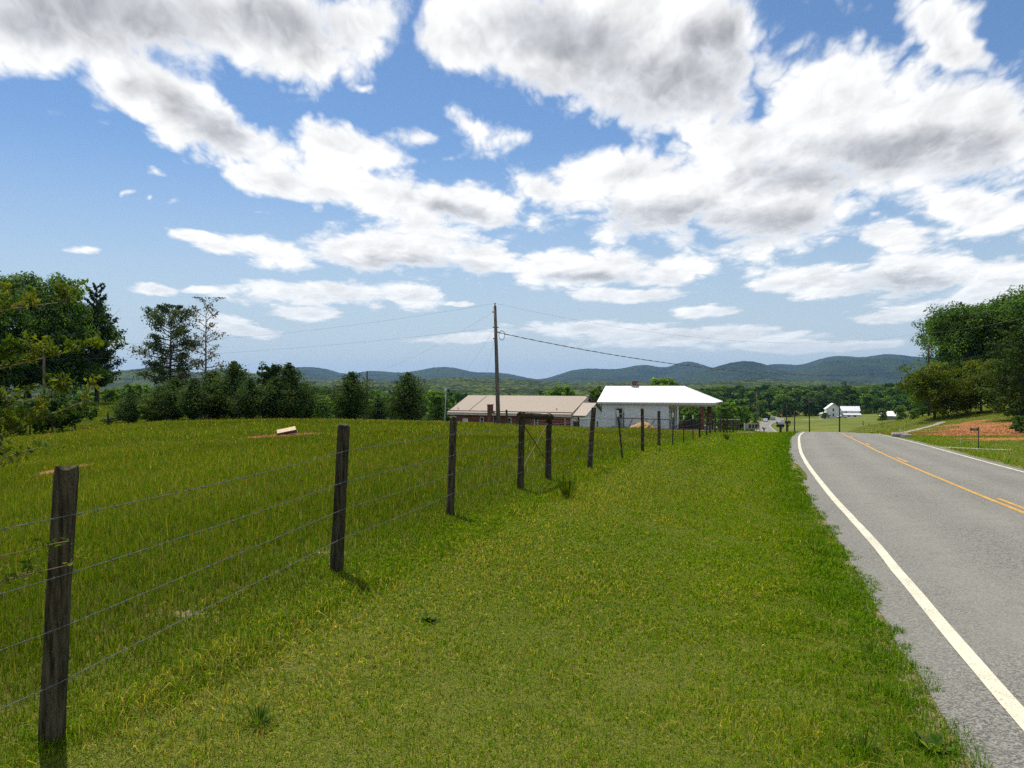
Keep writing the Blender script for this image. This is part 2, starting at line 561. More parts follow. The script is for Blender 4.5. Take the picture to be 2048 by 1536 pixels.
def tag(o, label=None, cat=None, group=None, kind=None):
    for k, v in (('label', label), ('category', cat), ('group', group), ('kind', kind)):
        if v:
            o[k] = v
    return o


def thing(name, label, cat, loc=(0, 0, 0), rz=0.0, group=None):
    o = bpy.data.objects.new(name, None)
    o.empty_display_size = 0.3
    COL.objects.link(o)
    o.location = loc
    o.rotation_euler = (0, 0, rz)
    return tag(o, label, cat, group)


def copy_thing(src, loc, rz=0.0, scale=1.0, label=None, group=None):
    def cp(o, par):
        c = o.copy(); COL.objects.link(c)
        if par is not None:
            c.parent = par
        for ch in o.children:
            cp(ch, c)
        return c
    r = cp(src, None)
    r.location = loc; r.rotation_euler = (0, 0, rz)
    r.scale = (scale,) * 3 if not hasattr(scale, '__len__') else scale
    return tag(r, label, None, group)


# ------------------------------------------------------------------ materials
def mat_base(name):
    m = bpy.data.materials.new(name)
    m.use_nodes = True
    T = NT(m.node_tree)
    out = T.node('ShaderNodeOutputMaterial')
    return m, T, out


def simple(name, col, rough=0.6, metal=0.0, var=0.25, scale=6.0, bump=0.0, col2=None, spec=0.4, stretch=None):
    """surface with mottled colour and fine relief"""
    m, T, out = mat_base(name)
    co = T.node('ShaderNodeTexCoord').outputs['Object']
    if stretch:
        mp = T.node('ShaderNodeMapping'); mp.inputs['Scale'].default_value = stretch
        T.link(co, mp.inputs[0]); co = mp.outputs[0]
    n = T.noise(co, scale, 6.0, 0.62)
    b = T.node('ShaderNodeBsdfPrincipled')
    c2 = col2 if col2 else tuple(c * (1 - var) for c in col)
    c1 = col if col2 else tuple(min(1, c * (1 + var * 0.5)) for c in col)
    T.link(T.mix(T.smooth(n, 0.32, 0.68), c2, c1), b.inputs['Base Color'])
    b.inputs['Roughness'].default_value = rough
    b.inputs['Metallic'].default_value = metal
    b.inputs['Specular IOR Level'].default_value = spec
    if bump:
        bn = T.node('ShaderNodeBump'); bn.inputs['Strength'].default_value = bump; bn.inputs['Distance'].default_value = 0.02
        T.link(T.noise(co, scale * 4, 5.0, 0.6), bn.inputs['Height']); T.link(bn.outputs[0], b.inputs['Normal'])
    T.link(b.outputs[0], out.inputs[0])
    return m


def leafmat(name, trans=0.45, tint=(1.0, 1.0, 1.0), ttint=(1.15, 1.2, 0.5), rough=0.55, spec=0.25):
    """foliage: colour per leaf from the mesh, light passing through the blade"""
    m, T, out = mat_base(name)
    at = T.node('ShaderNodeAttribute', attribute_name='Col')
    c = T.mix(1.0, at.outputs['Color'], tint, 'MULTIPLY')
    b = T.node('ShaderNodeBsdfPrincipled')
    T.link(c, b.inputs['Base Color'])
    b.inputs['Roughness'].default_value = rough
    b.inputs['Specular IOR Level'].default_value = spec
    tr = T.node('ShaderNodeBsdfTranslucent')
    T.link(T.mix(1.0, c, ttint, 'MULTIPLY'), tr.inputs['Color'])
    mx = T.node('ShaderNodeMixShader'); mx.inputs[0].default_value = trans
    T.link(b.outputs[0], mx.inputs[1]); T.link(tr.outputs[0], mx.inputs[2])
    T.link(mx.outputs[0], out.inputs[0])
    return m


def grass_ground():
    m, T, out = mat_base('ground_cover')
    co = T.node('ShaderNodeTexCoord').outputs['Object']
    def A(n):
        return T.node('ShaderNodeAttribute', attribute_name=n).outputs['Fac']
    n1 = T.noise(co, 0.5, 5, 0.6); n2 = T.noise(co, 7.0, 5, 0.65); n3 = T.noise(co, 55.0, 3, 0.6); n4 = T.noise(co, 0.06, 4, 0.55); n5 = T.noise(co, 18.0, 4, 0.6)
    verge = T.mix(T.smooth(n2, 0.3, 0.7), (0.040, 0.062, 0.006), (0.085, 0.105, 0.012))
    verge = T.mix(T.smooth(n1, 0.35, 0.7), verge, (0.105, 0.105, 0.020))
    verge = T.mix(T.math('MULTIPLY', T.smooth(n3, 0.52, 0.75), 0.6), verge, (0.19, 0.15, 0.065))
    n6 = T.noise(co, 170.0, 3, 0.65)
    blade = T.smooth(n6, 0.42, 0.60)
    verge = T.mix(blade, T.vmath('SCALE', verge, 0.35), T.vmath('SCALE', T.mix(n3, verge, (0.17, 0.19, 0.014)), 1.35))
    verge = T.mix(T.math('MULTIPLY', T.smooth(n6, 0.60, 0.68), 0.55), verge, (0.34, 0.28, 0.12))
    tall = T.mix(T.smooth(n2, 0.3, 0.7), (0.034, 0.044, 0.006), (0.075, 0.080, 0.010))
    tall = T.mix(T.smooth(n1, 0.4, 0.7), tall, (0.085, 0.078, 0.016))
    tall = T.mix(T.math('MULTIPLY', T.smooth(n4, 0.42, 0.62), 0.55), tall, (0.070, 0.085, 0.008))
    tall = T.mix(blade, T.vmath('SCALE', tall, 0.45), T.vmath('SCALE', tall, 1.4))
    c = T.mix(A('tall'), verge, tall)
    far = T.mix(T.smooth(n4, 0.35, 0.65), (0.085, 0.115, 0.014), (0.150, 0.165, 0.028))
    c = T.mix(A('farfield'), c, far)
    red = T.mix(T.smooth(n2, 0.25, 0.75), (0.20, 0.066, 0.024), (0.37, 0.150, 0.060))
    red = T.mix(T.math('MULTIPLY', T.smooth(n1, 0.5, 0.7), 0.6), red, (0.23, 0.085, 0.040))
    red = T.mix(T.smooth(n3, 0.4, 0.8), red, (0.45, 0.22, 0.105))
    sm = T.math('ADD', A('soil'), T.math('MULTIPLY_ADD', n2, 0.9, -0.45))
    sm = T.math('ADD', sm, T.math('MULTIPLY_ADD', n1, 1.3, -0.65))
    c = T.mix(T.smooth(sm, 0.42, 0.62), c, red)
    grav = T.mix(T.smooth(n3, 0.35, 0.65), (0.19, 0.18, 0.145), (0.38, 0.36, 0.31))
    gm = T.math('ADD', A('gravel'), T.math('MULTIPLY_ADD', n2, 0.7, -0.35))
    c = T.mix(T.smooth(gm, 0.45, 0.62), c, grav)
    dirt = T.mix(n3, (0.13, 0.10, 0.055), (0.34, 0.27, 0.17))
    dm = T.math('ADD', A('dirt'), T.math('ADD', T.math('MULTIPLY_ADD', n2, 1.3, -0.65), T.math('MULTIPLY_ADD', n5, 1.2, -0.6)))
    c = T.mix(T.smooth(dm, 0.42, 0.66), c, dirt)
    b = T.node('ShaderNodeBsdfPrincipled')
    T.link(c, b.inputs['Base Color'])
    b.inputs['Roughness'].default_value = 0.95
    b.inputs['Specular IOR Level'].default_value = 0.1
    bn = T.node('ShaderNodeBump'); bn.inputs['Strength'].default_value = 0.6; bn.inputs['Distance'].default_value = 0.05
    T.link(T.math('ADD', n2, T.math('MULTIPLY', n3, 0.4)), bn.inputs['Height']); T.link(bn.outputs[0], b.inputs['Normal'])
    T.link(b.outputs[0], out.inputs[0])
    return m


def asphalt():
    m, T, out = mat_base('asphalt')
    co = T.node('ShaderNodeTexCoord').outputs['Object']
    lane = T.node('ShaderNodeAttribute', attribute_name='lane').outputs['Fac']
    vor = T.node('ShaderNodeTexVoronoi'); vor.inputs['Scale'].default_value = 75.0
    T.link(co, vor.inputs['Vector'])
    sepc = T.node('ShaderNodeSeparateColor'); T.link(vor.outputs['Color'], sepc.inputs[0])
    n1 = T.noise(co, 0.35, 5, 0.6); n2 = T.noise(co, 3.0, 6, 0.6); n3 = T.noise(co, 160.0, 2, 0.7)
    c = T.mix(T.smooth(sepc.outputs[0], 0.1, 0.95), (0.075, 0.073, 0.064), (0.245, 0.235, 0.200))
    c = T.mix(T.smooth(n3, 0.56, 0.74), c, (0.36, 0.34, 0.30))
    c = T.mix(T.smooth(n3, 0.42, 0.28), c, (0.06, 0.06, 0.058))
    c = T.mix(T.smooth(n1, 0.35, 0.68), c, T.mix(0.5, c, (0.20, 0.195, 0.168)), 'MIX')
    # polished wheel paths are paler, the strip between them darker
    wheel = T.math('MULTIPLY', lane, T.smooth(n2, 0.15, 0.7))
    c = T.mix(T.math('MULTIPLY', wheel, 0.5), c, (0.25, 0.238, 0.202))
    b = T.node('ShaderNodeBsdfPrincipled')
    T.link(c, b.inputs['Base Color'])
    b.inputs['Roughness'].default_value = 0.82
    b.inputs['Specular IOR Level'].default_value = 0.35
    bn = T.node('ShaderNodeBump'); bn.inputs['Strength'].default_value = 0.5; bn.inputs['Distance'].default_value = 0.006
    T.link(vor.outputs['Distance'], bn.inputs['Height']); T.link(bn.outputs[0], b.inputs['Normal'])
    T.link(b.outputs[0], out.inputs[0])
    return m


def paint(name, col, worn):
    m, T, out = mat_base(name)
    co = T.node('ShaderNodeTexCoord').outputs['Object']
    n = T.noise(co, 60.0, 4, 0.7); n2 = T.noise(co, 3.0, 4, 0.6)
    k = T.smooth(T.math('ADD', n, T.math('MULTIPLY_ADD', n2, 0.25, -0.12)), 0.37, 0.44)
    k2 = T.smooth(T.noise(co, 13.0, 6, 0.7), 0.30, 0.36)
    c = T.mix(T.math('MULTIPLY', k, k2), worn, T.mix(T.smooth(n2, 0.35, 0.7), tuple(v * 0.86 for v in col), col))
    b = T.node('ShaderNodeBsdfPrincipled')
    T.link(c, b.inputs['Base Color'])
    b.inputs['Roughness'].default_value = 0.6
    bn = T.node('ShaderNodeBump'); bn.inputs['Strength'].default_value = 0.4; bn.inputs['Distance'].default_value = 0.004
    T.link(n, bn.inputs['Height']); T.link(bn.outputs[0], b.inputs['Normal'])
    T.link(b.outputs[0], out.inputs[0])
    return m


# ------------------------------------------------------------------ the ground sheet
def blob(x, y, cx, cy, rx, ry, rot=0.0, soft=1.0):
    c, s = math.cos(rot), math.sin(rot)
    dx, dy = x - cx, y - cy
    u, v = (dx * c + dy * s) / rx, (-dx * s + dy * c) / ry
    return np.clip(1.35 - np.hypot(u, v), 0, 1)


def seg_mask(x, y, pts, w):
    best = np.full(x.shape, 1e9)
    for (x0, y0), (x1, y1) in zip(pts[:-1], pts[1:]):
        dx, dy = x1 - x0, y1 - y0
        t = np.clip(((x - x0) * dx + (y - y0) * dy) / (dx * dx + dy * dy), 0, 1)
        best = np.minimum(best, np.hypot(x - x0 - t * dx, y - y0 - t * dy))
    return np.clip(1.35 - best / w, 0, 1)


def fence_x(y):
    return np.interp(y, [-20, 3.64, 27.8, 50, 90, 130], [-9.07, -2.07, 5.1, 12.4, 25.65, 40])


DRIVE_R = [(31.0, 74.5), (34.5, 75.6), (40, 80), (45.5, 85)]
DRIVE_L = [(26.5, 79.5), (22.5, 78.2), (15.0, 76.0)]
DRIVE_L2 = [(29.0, 86), (24, 86.5), (18, 86)]
DRIVE_S = [(17.6, 37.5), (19.5, 37.2), (22, 36.2)]
DRIVE_F = [(150, 425), (160, 428), (175, 448), (190, 452)]


def masks(x, y):
    r = np.hypot(x, y)
    s, _ = road_side(x, y)
    s = s.reshape(x.shape)
    tall = sstep(fence_x(y) - x + 0.4 * vnoise(x, y, 0.9, 17, 2), -0.1, 1.7) * (y < 140)
    soil = blob(x, y, 40, 66, 9, 17, -0.35)
    soil = np.maximum(soil, blob(x, y, 30.5, 48, 3.2, 5.5, 0.0) * 0.95)
    soil = np.maximum(soil, blob(x, y, 34, 71, 5, 3.2, -0.5) * 0.9)
    soil = np.maximum(soil, seg_mask(x, y, [(-11.2, 18.6), (-12.0, 21), (-12.4, 24.5), (-12.2, 27.5)], 0.6) * 0.72)
    soil = soil * (0.80 + 0.55 * vnoise(x, y, 3.2, 31, 3))
    soil = np.maximum(soil, blob(x, y, -9.9, 35.0, 1.7, 2.4, -0.3) * (1.15 + 0.4 * vnoise(x, y, 0.7, 33, 2)))
    grav = seg_mask(x, y, DRIVE_R, 0.8) * 0.9
    for ln, w in ((DRIVE_L, 1.0), (DRIVE_L2, 1.6), (DRIVE_S, 0.7), (DRIVE_F, 2.5)):
        grav = np.maximum(grav, seg_mask(x, y, ln, w))
    dirt = (1 - sstep(np.abs(np.abs(s) - 3.36), 0.0, 0.26)) * (r < 150) * 0.66
    dirt = np.maximum(dirt, blob(x, y, -1.25, 4.75, 0.45, 0.12, 0.35) * 0.45)
    dirt = np.maximum(dirt, blob(x, y, -2.35, 5.6, 0.35, 0.10, 0.2) * 0.85)
    dirt = np.maximum(dirt, blob(x, y, -1.75, 7.6, 0.25, 0.12, 0.2) * 0.7)
    dirt = np.maximum(dirt, blob(x, y, -33.5, 68, 3.5, 0.7, 0.1) * 0.7)
    dirt = np.maximum(dirt, blob(x, y, 2.62, 4.3, 0.30, 0.18, 0.3) * 0.7)
    farf = sstep(r, 120, 200)
    return tall, soil, grav, dirt, farf


M_GROUND = grass_ground()
_nr, _nt = GX.shape
_idx = np.arange(_nr * _nt).reshape(_nr, _nt)
_q = np.stack([_idx[:-1, :-1], _idx[:-1, 1:], _idx[1:, 1:], _idx[1:, :-1]], -1).reshape(-1, 4)
_q = _q[_nt - 1:]
_tri = np.stack([_idx[0, :-1], _idx[1, 1:], _idx[1, :-1]], -1)
_mk = masks(GX, GY)
ground = obj('ground', mesh_np('ground', np.stack([GX, GY, GZ], -1).reshape(-1, 3), [_q[:, ::-1], _tri[:, ::-1]],
             {'tall': _mk[0].ravel(), 'soil': _mk[1].ravel(), 'gravel': _mk[2].ravel(), 'dirt': _mk[3].ravel(), 'farfield': _mk[4].ravel()}, smooth=True), M_GROUND)
tag(ground, 'rolling green pasture and mown verge falling to a wooded valley', 'ground', kind='structure')


# ---- road, drawn as strips that follow the centre line
def strip(name, s0, s1, mat, lift, t0=0.0, t1=None, ncross=2, wob=0.0, label=None, seed=1):
    k = (RT >= t0) & (RT <= (t1 if t1 is not None else RT[-1]))
    x, y, tx, ty = RX[k], RY[k], _rtx[k], _rty[k]
    ss = np.linspace(0, 1, ncross)
    V, L = [], []
    for a in ss:
        off = s0 + (s1 - s0) * a
        ow = np.full(len(x), off)
        if wob and (a == 0 or a == 1):
            ow = ow + wob * vnoise(RT[k], np.full(len(x), off), 0.8, seed, 3)
        crown = 0.075 * (1 - np.clip(np.abs(ow) / 3.3, 0, 1) ** 1.6) - 0.02 * (ow > 0) * np.abs(ow) / 3.3
        V.append(np.stack([x + ow * ty, y - ow * tx, road_z(y) + crown + lift], -1))
        q = np.abs(ow)
        L.append(np.exp(-((q - 0.75) / 0.33) ** 2) + np.exp(-((q - 2.2) / 0.33) ** 2))
    V = np.stack(V, 1); L = np.stack(L, 1)
    n, c = V.shape[:2]
    ix = np.arange(n * c).reshape(n, c)
    F = np.stack([ix[:-1, :-1], ix[:-1, 1:], ix[1:, 1:], ix[1:, :-1]], -1).reshape(-1, 4)
    return mesh_np(name, V.reshape(-1, 3), F, {'lane': L.ravel()}, smooth=True)


M_ASPH = asphalt()
M_WHITE = paint('white_line_paint', (0.66, 0.62, 0.47), (0.26, 0.25, 0.21))
M_YELLOW = paint('yellow_line_paint', (0.56, 0.30, 0.030), (0.20, 0.16, 0.09))
road = obj('road', strip('road', -3.32, 3.32, M_ASPH, 0.0, ncross=29, wob=0.04), M_ASPH)
tag(road, 'grey two-lane asphalt road with white edge lines and yellow centre line', 'road', kind='structure')
for s in (-1, 1):
    obj('edge_line', strip('edge_line', s * LANE - 0.06, s * LANE + 0.06, M_WHITE, 0.005, wob=0.010, seed=3), M_WHITE, road)
obj('centre_line', strip('centre_line', -0.085, 0.015, M_YELLOW, 0.005, wob=0.008, seed=4), M_YELLOW, road)
_t13 = float(np.interp(13.3, RY, RT))
for k in range(-1, 22):
    a = _t13 + k * 12.19
    if ((RT >= a) & (RT <= a + 3.05)).sum() < 2:
        continue
    obj('centre_dash', strip('centre_dash', 0.11, 0.21, M_YELLOW, 0.005, a, a + 3.05, wob=0.008, seed=5), M_YELLOW, road)

# ------------------------------------------------------------------ hills and mountains
def hill_mat(name, lo, hi, pine, scale):
    m, T, out = mat_base(name)
    co = T.node('ShaderNodeTexCoord').outputs['Object']
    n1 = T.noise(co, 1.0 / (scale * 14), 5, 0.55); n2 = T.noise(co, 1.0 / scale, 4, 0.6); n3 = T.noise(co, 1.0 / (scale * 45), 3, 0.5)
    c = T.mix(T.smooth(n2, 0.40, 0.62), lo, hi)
    c = T.mix(T.math('MULTIPLY', T.smooth(n1, 0.47, 0.58), 0.75), c, pine)  # pine tone: dark patches standing in for cloud shadow, painted into the canopy colour
    c = T.mix(T.math('MULTIPLY', T.smooth(n3, 0.55, 0.7), 0.4), c, hi)
    b = T.node('ShaderNodeBsdfPrincipled')
    T.link(c, b.inputs['Base Color']); b.inputs['Roughness'].default_value = 0.95; b.inputs['Specular IOR Level'].default_value = 0.05
    bn = T.node('ShaderNodeBump'); bn.inputs['Strength'].default_value = 1.0; bn.inputs['Distance'].default_value = scale * 0.6
    T.link(n2, bn.inputs['Height']); T.link(bn.outputs[0], b.inputs['Normal'])
    T.link(b.outputs[0], out.inputs[0])
    return m


def ridge(name, label, prof, D, depth, mat, canopy, spur, seed, px0=-260, px1=2300, n=620, rows=46, base=-16.0):
    """a wooded ridge: crest height from the skyline, spurs and hollows falling towards the valley on both sides"""
    pxs = np.linspace(px0, px1, n)
    u = (pxs - 1024) / FPX
    pp = np.array(prof, float)
    crest = spline(pp[:, 0], pp[:, 1])(np.clip(pxs, pp[0, 0], pp[-1, 0]))
    crest = CAMZ + (HOR - crest) / FPX * D
    t = np.concatenate([np.linspace(-1, 0, int(rows * 0.78)), np.linspace(0, 1, int(rows * 0.22) + 1)[1:]])
    V = []
    for tt in t:
        sp = vnoise(pxs * 1.0, np.full(n, tt * 90.0), spur * 90, seed, 4)
        y = D + tt * depth * (1 + 0.0 * pxs)
        x = u * y
        f = (1 - abs(tt)) ** 1.15
        hh = (crest - base) * np.clip(f + 0.30 * sp * 4 * abs(tt) * (1 - abs(tt)) * 0.9, 0, 1.0 - 0.12 * abs(tt))
        z = base + hh - (6 if abs(tt) == 1 else 0)
        k = 1.0 if abs(tt) < 0.98 else 0.0
        z = z + k * canopy * (0.6 * vnoise(x, y, canopy * 1.8, seed + 1, 2) + 0.5 * vnoise(x, y, canopy * 5.0, seed + 2, 2)) * (0.55 if abs(tt) < 0.02 else 1.0)
        V.append(np.stack([x, y, z], -1))
    V = np.stack(V, 0)
    ix = np.arange(V.shape[0] * n).reshape(V.shape[0], n)
    F = np.stack([ix[:-1, :-1], ix[:-1, 1:], ix[1:, 1:], ix[1:, :-1]], -1).reshape(-1, 4)
    o = obj(name, mesh_np(name, V.reshape(-1, 3), F, smooth=True), mat)
    return tag(o, label, 'mountain', kind='structure')


M_MTN = hill_mat('mountain_forest', (0.016, 0.030, 0.012), (0.042, 0.062, 0.020), (0.010, 0.020, 0.012), 22.0)
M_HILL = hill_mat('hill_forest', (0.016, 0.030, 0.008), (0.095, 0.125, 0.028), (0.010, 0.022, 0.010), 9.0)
ridge('mountains', 'long blue forested mountain range along the horizon',
      [(-260, 744), (100, 746), (420, 752), (520, 747), (560, 738), (600, 734), (632, 735), (660, 740), (688, 747), (740, 742), (800, 745), (850, 738), (890, 734), (920, 738), (950, 744), (990, 745), (1030, 750),
       (1080, 758), (1105, 753), (1140, 742), (1180, 737), (1240, 737), (1290, 730), (1330, 734), (1375, 723), (1410, 731), (1425, 735), (1460, 729), (1520, 731), (1560, 728), (1600, 729), (1640, 718), (1690, 712), (1720, 714), (1780, 708), (1810, 711), (1900, 716), (2050, 722), (2300, 735)],
      7600, 2600, M_MTN, 7.0, 1.3, 3, n=640, rows=50)
ridge('mountain_spur', 'dark blue nearer mountain spur on the right of the range',
      [(-260, 790), (1200, 790), (1330, 772), (1380, 750), (1430, 734), (1460, 726), (1490, 722), (1530, 729), (1570, 743), (1600, 742), (1640, 727), (1700, 719), (1760, 716), (1810, 718), (1900, 722), (2100, 740), (2300, 760)],
      5600, 1500, M_MTN, 6.0, 1.1, 8, n=620, rows=46)
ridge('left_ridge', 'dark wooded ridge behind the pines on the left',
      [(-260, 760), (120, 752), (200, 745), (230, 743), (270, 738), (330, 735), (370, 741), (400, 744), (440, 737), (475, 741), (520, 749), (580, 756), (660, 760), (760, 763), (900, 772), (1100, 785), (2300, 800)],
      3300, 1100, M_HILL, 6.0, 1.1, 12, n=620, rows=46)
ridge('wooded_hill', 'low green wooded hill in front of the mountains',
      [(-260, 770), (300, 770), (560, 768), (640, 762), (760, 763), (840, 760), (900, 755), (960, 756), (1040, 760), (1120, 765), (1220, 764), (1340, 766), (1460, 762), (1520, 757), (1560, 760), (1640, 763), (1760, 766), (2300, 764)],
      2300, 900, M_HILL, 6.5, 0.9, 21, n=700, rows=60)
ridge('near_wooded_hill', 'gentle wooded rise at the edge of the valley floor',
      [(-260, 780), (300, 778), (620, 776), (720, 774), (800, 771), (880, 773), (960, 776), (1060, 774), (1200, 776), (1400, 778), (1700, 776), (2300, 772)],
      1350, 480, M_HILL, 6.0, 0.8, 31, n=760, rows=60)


# ------------------------------------------------------------------ the air: thin summer haze over the whole valley
def build_haze():
    m, T, out = mat_base('haze_air')
    v = T.node('ShaderNodeVolumePrincipled')
    v.inputs['Color'].default_value = (0.30, 0.56, 1.0, 1)
    v.inputs['Density'].default_value = 4.1e-5
    v.inputs['Anisotropy'].default_value = 0.25
    T.link(v.outputs[0], out.inputs['Volume'])
    b = MB().box((-17000, -17000, -40), (17000, 17000, 420))
    o = obj('haze', b, m)
    tag(o, 'thin blue summer haze over the valley', 'haze', kind='stuff')


build_haze()

# ------------------------------------------------------------------ grass
M_GRASS = leafmat('grass_blades', 0.45, (1.34, 1.33, 0.8), (1.15, 1.2, 0.25), 0.7, 0.05)
M_LEAF = leafmat('tree_leaves', 0.42, (1, 1, 1), (1.2, 1.35, 0.4), 0.65, 0.08)
M_NEEDLE = leafmat('conifer_needles', 0.28, (1, 1, 1), (1.1, 1.2, 0.5), 0.7, 0.06)
M_BARK = simple('bark', (0.10, 0.075, 0.055), 0.9, var=0.5, scale=4, bump=0.6, stretch=(3, 3, 0.6))
M_BARK2 = simple('pale_bark', (0.17, 0.14, 0.11), 0.9, var=0.5, scale=4, bump=0.6, stretch=(3, 3, 0.6))


def blades(x, y, h, w, col, lean=0.5, segs=2, zoff=-0.01):
    n = len(x)
    z = gz(x, y) + zoff
    a = RNG.uniform(0, 2 * np.pi, n)
    b = a + RNG.normal(0, 0.9, n) + np.pi / 2
    ln = np.abs(RNG.normal(0, lean, n)) * h
    wx, wy = np.cos(a) * w * 0.5, np.sin(a) * w * 0.5
    lx, ly = np.cos(b) * ln, np.sin(b) * ln
    base = np.stack([x, y, z], -1)
    side = np.stack([wx, wy, np.zeros(n)], -1)
    tip = base + np.stack([lx, ly, h * np.clip(1 - 0.35 * (ln / np.maximum(h, 1e-4)) ** 2, 0.35, 1)], -1)
    if segs == 1:
        V = np.stack([base - side, base + side, tip], 1)
        F = np.arange(n * 3).reshape(n, 3)
        cols = np.repeat(col[:, None, :], 3, 1)
        return V.reshape(-1, 3), [F], cols.reshape(-1, 3)
    mid = base + np.stack([lx * 0.32, ly * 0.32, h * 0.58], -1)
    V = np.stack([base - side, base + side, mid - side * 0.75, mid + side * 0.75, tip], 1)
    o = np.arange(n)[:, None] * 5
    F4 = o + np.array([[0, 1, 3, 2]]); F3 = o + np.array([[2, 3, 4]])
    cols = np.repeat(col[:, None, :], 5, 1)
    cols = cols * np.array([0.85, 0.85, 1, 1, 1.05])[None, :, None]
    return V.reshape(-1, 3), [F4, F3], cols.reshape(-1, 3)


def merge(parts):
    V, C, F = [], [], {}
    o = 0
    for v, fs, c in parts:
        for f in fs:
            F.setdefault(f.shape[1], []).append(f + o)
        V.append(v); C.append(c); o += len(v)
    return np.concatenate(V), [np.concatenate(f) for f in F.values()], np.concatenate(C)


def scatter(n, d0, d1, half=0.70):
    """random points in the sector before the camera, even per unit area"""
    d = np.sqrt(RNG.uniform(d0 ** 2, d1 ** 2, n))
    return RNG.uniform(-half, half, n) * d, d


def pick(n, cols, wts):
    c = np.array(cols)[RNG.choice(len(cols), n, p=np.array(wts) / sum(wts))]
    return c * RNG.uniform(0.72, 1.28, (n, 1))


G_FRESH = (0.082, 0.165, 0.004); G_YEL = (0.150, 0.205, 0.005); G_DARK = (0.040, 0.100, 0.005); STRAW = (0.38, 0.31, 0.12); G_GREY = (0.19, 0.22, 0.085); BROWN = (0.19, 0.135, 0.045)


_ydense = np.linspace(-5, 130, 600)
_j = [int(np.argmin(np.abs(RY[:900] - v))) for v in _ydense]


def edge_x(y, off):
    """x of the line running off metres beside the road centre"""
    return np.interp(y, _ydense, RX[_j] + off / _rty[_j])


def depth_scatter(n, d0, dm, d1, side, half=0.70):
    """points spread so that blade size can grow with distance without a visible step: even per metre of depth, thinning beyond dm"""
    f = (dm - d0) / ((dm - d0) + dm * math.log(d1 / dm))
    u = RNG.uniform(0, 1, n)
    d = np.where(u < f, d0 + (dm - d0) * u / f, dm * np.exp((u - f) / (1 - f) * math.log(d1 / dm)))
    lo, hi = -half * d, half * d
    if side == 'verge':
        lo, hi = np.maximum(lo, fence_x(d) - 1.3), np.minimum(hi, edge_x(d, -3.15))
    elif side == 'field':
        hi = np.minimum(hi, fence_x(d) + 0.4)
    else:
        lo = np.maximum(lo, edge_x(d, 3.15))
    w = np.maximum(hi - lo, 0)
    # keep the density even across the strip whatever its width
    keep = RNG.uniform(0, 1, n) < w / (1.4 * d) * {'verge': 2.2, 'field': 1.7, 'right': 2.0}[side]
    d, lo, w = d[keep], lo[keep], w[keep]
    return lo + RNG.uniform(0, 1, len(d)) * w, d


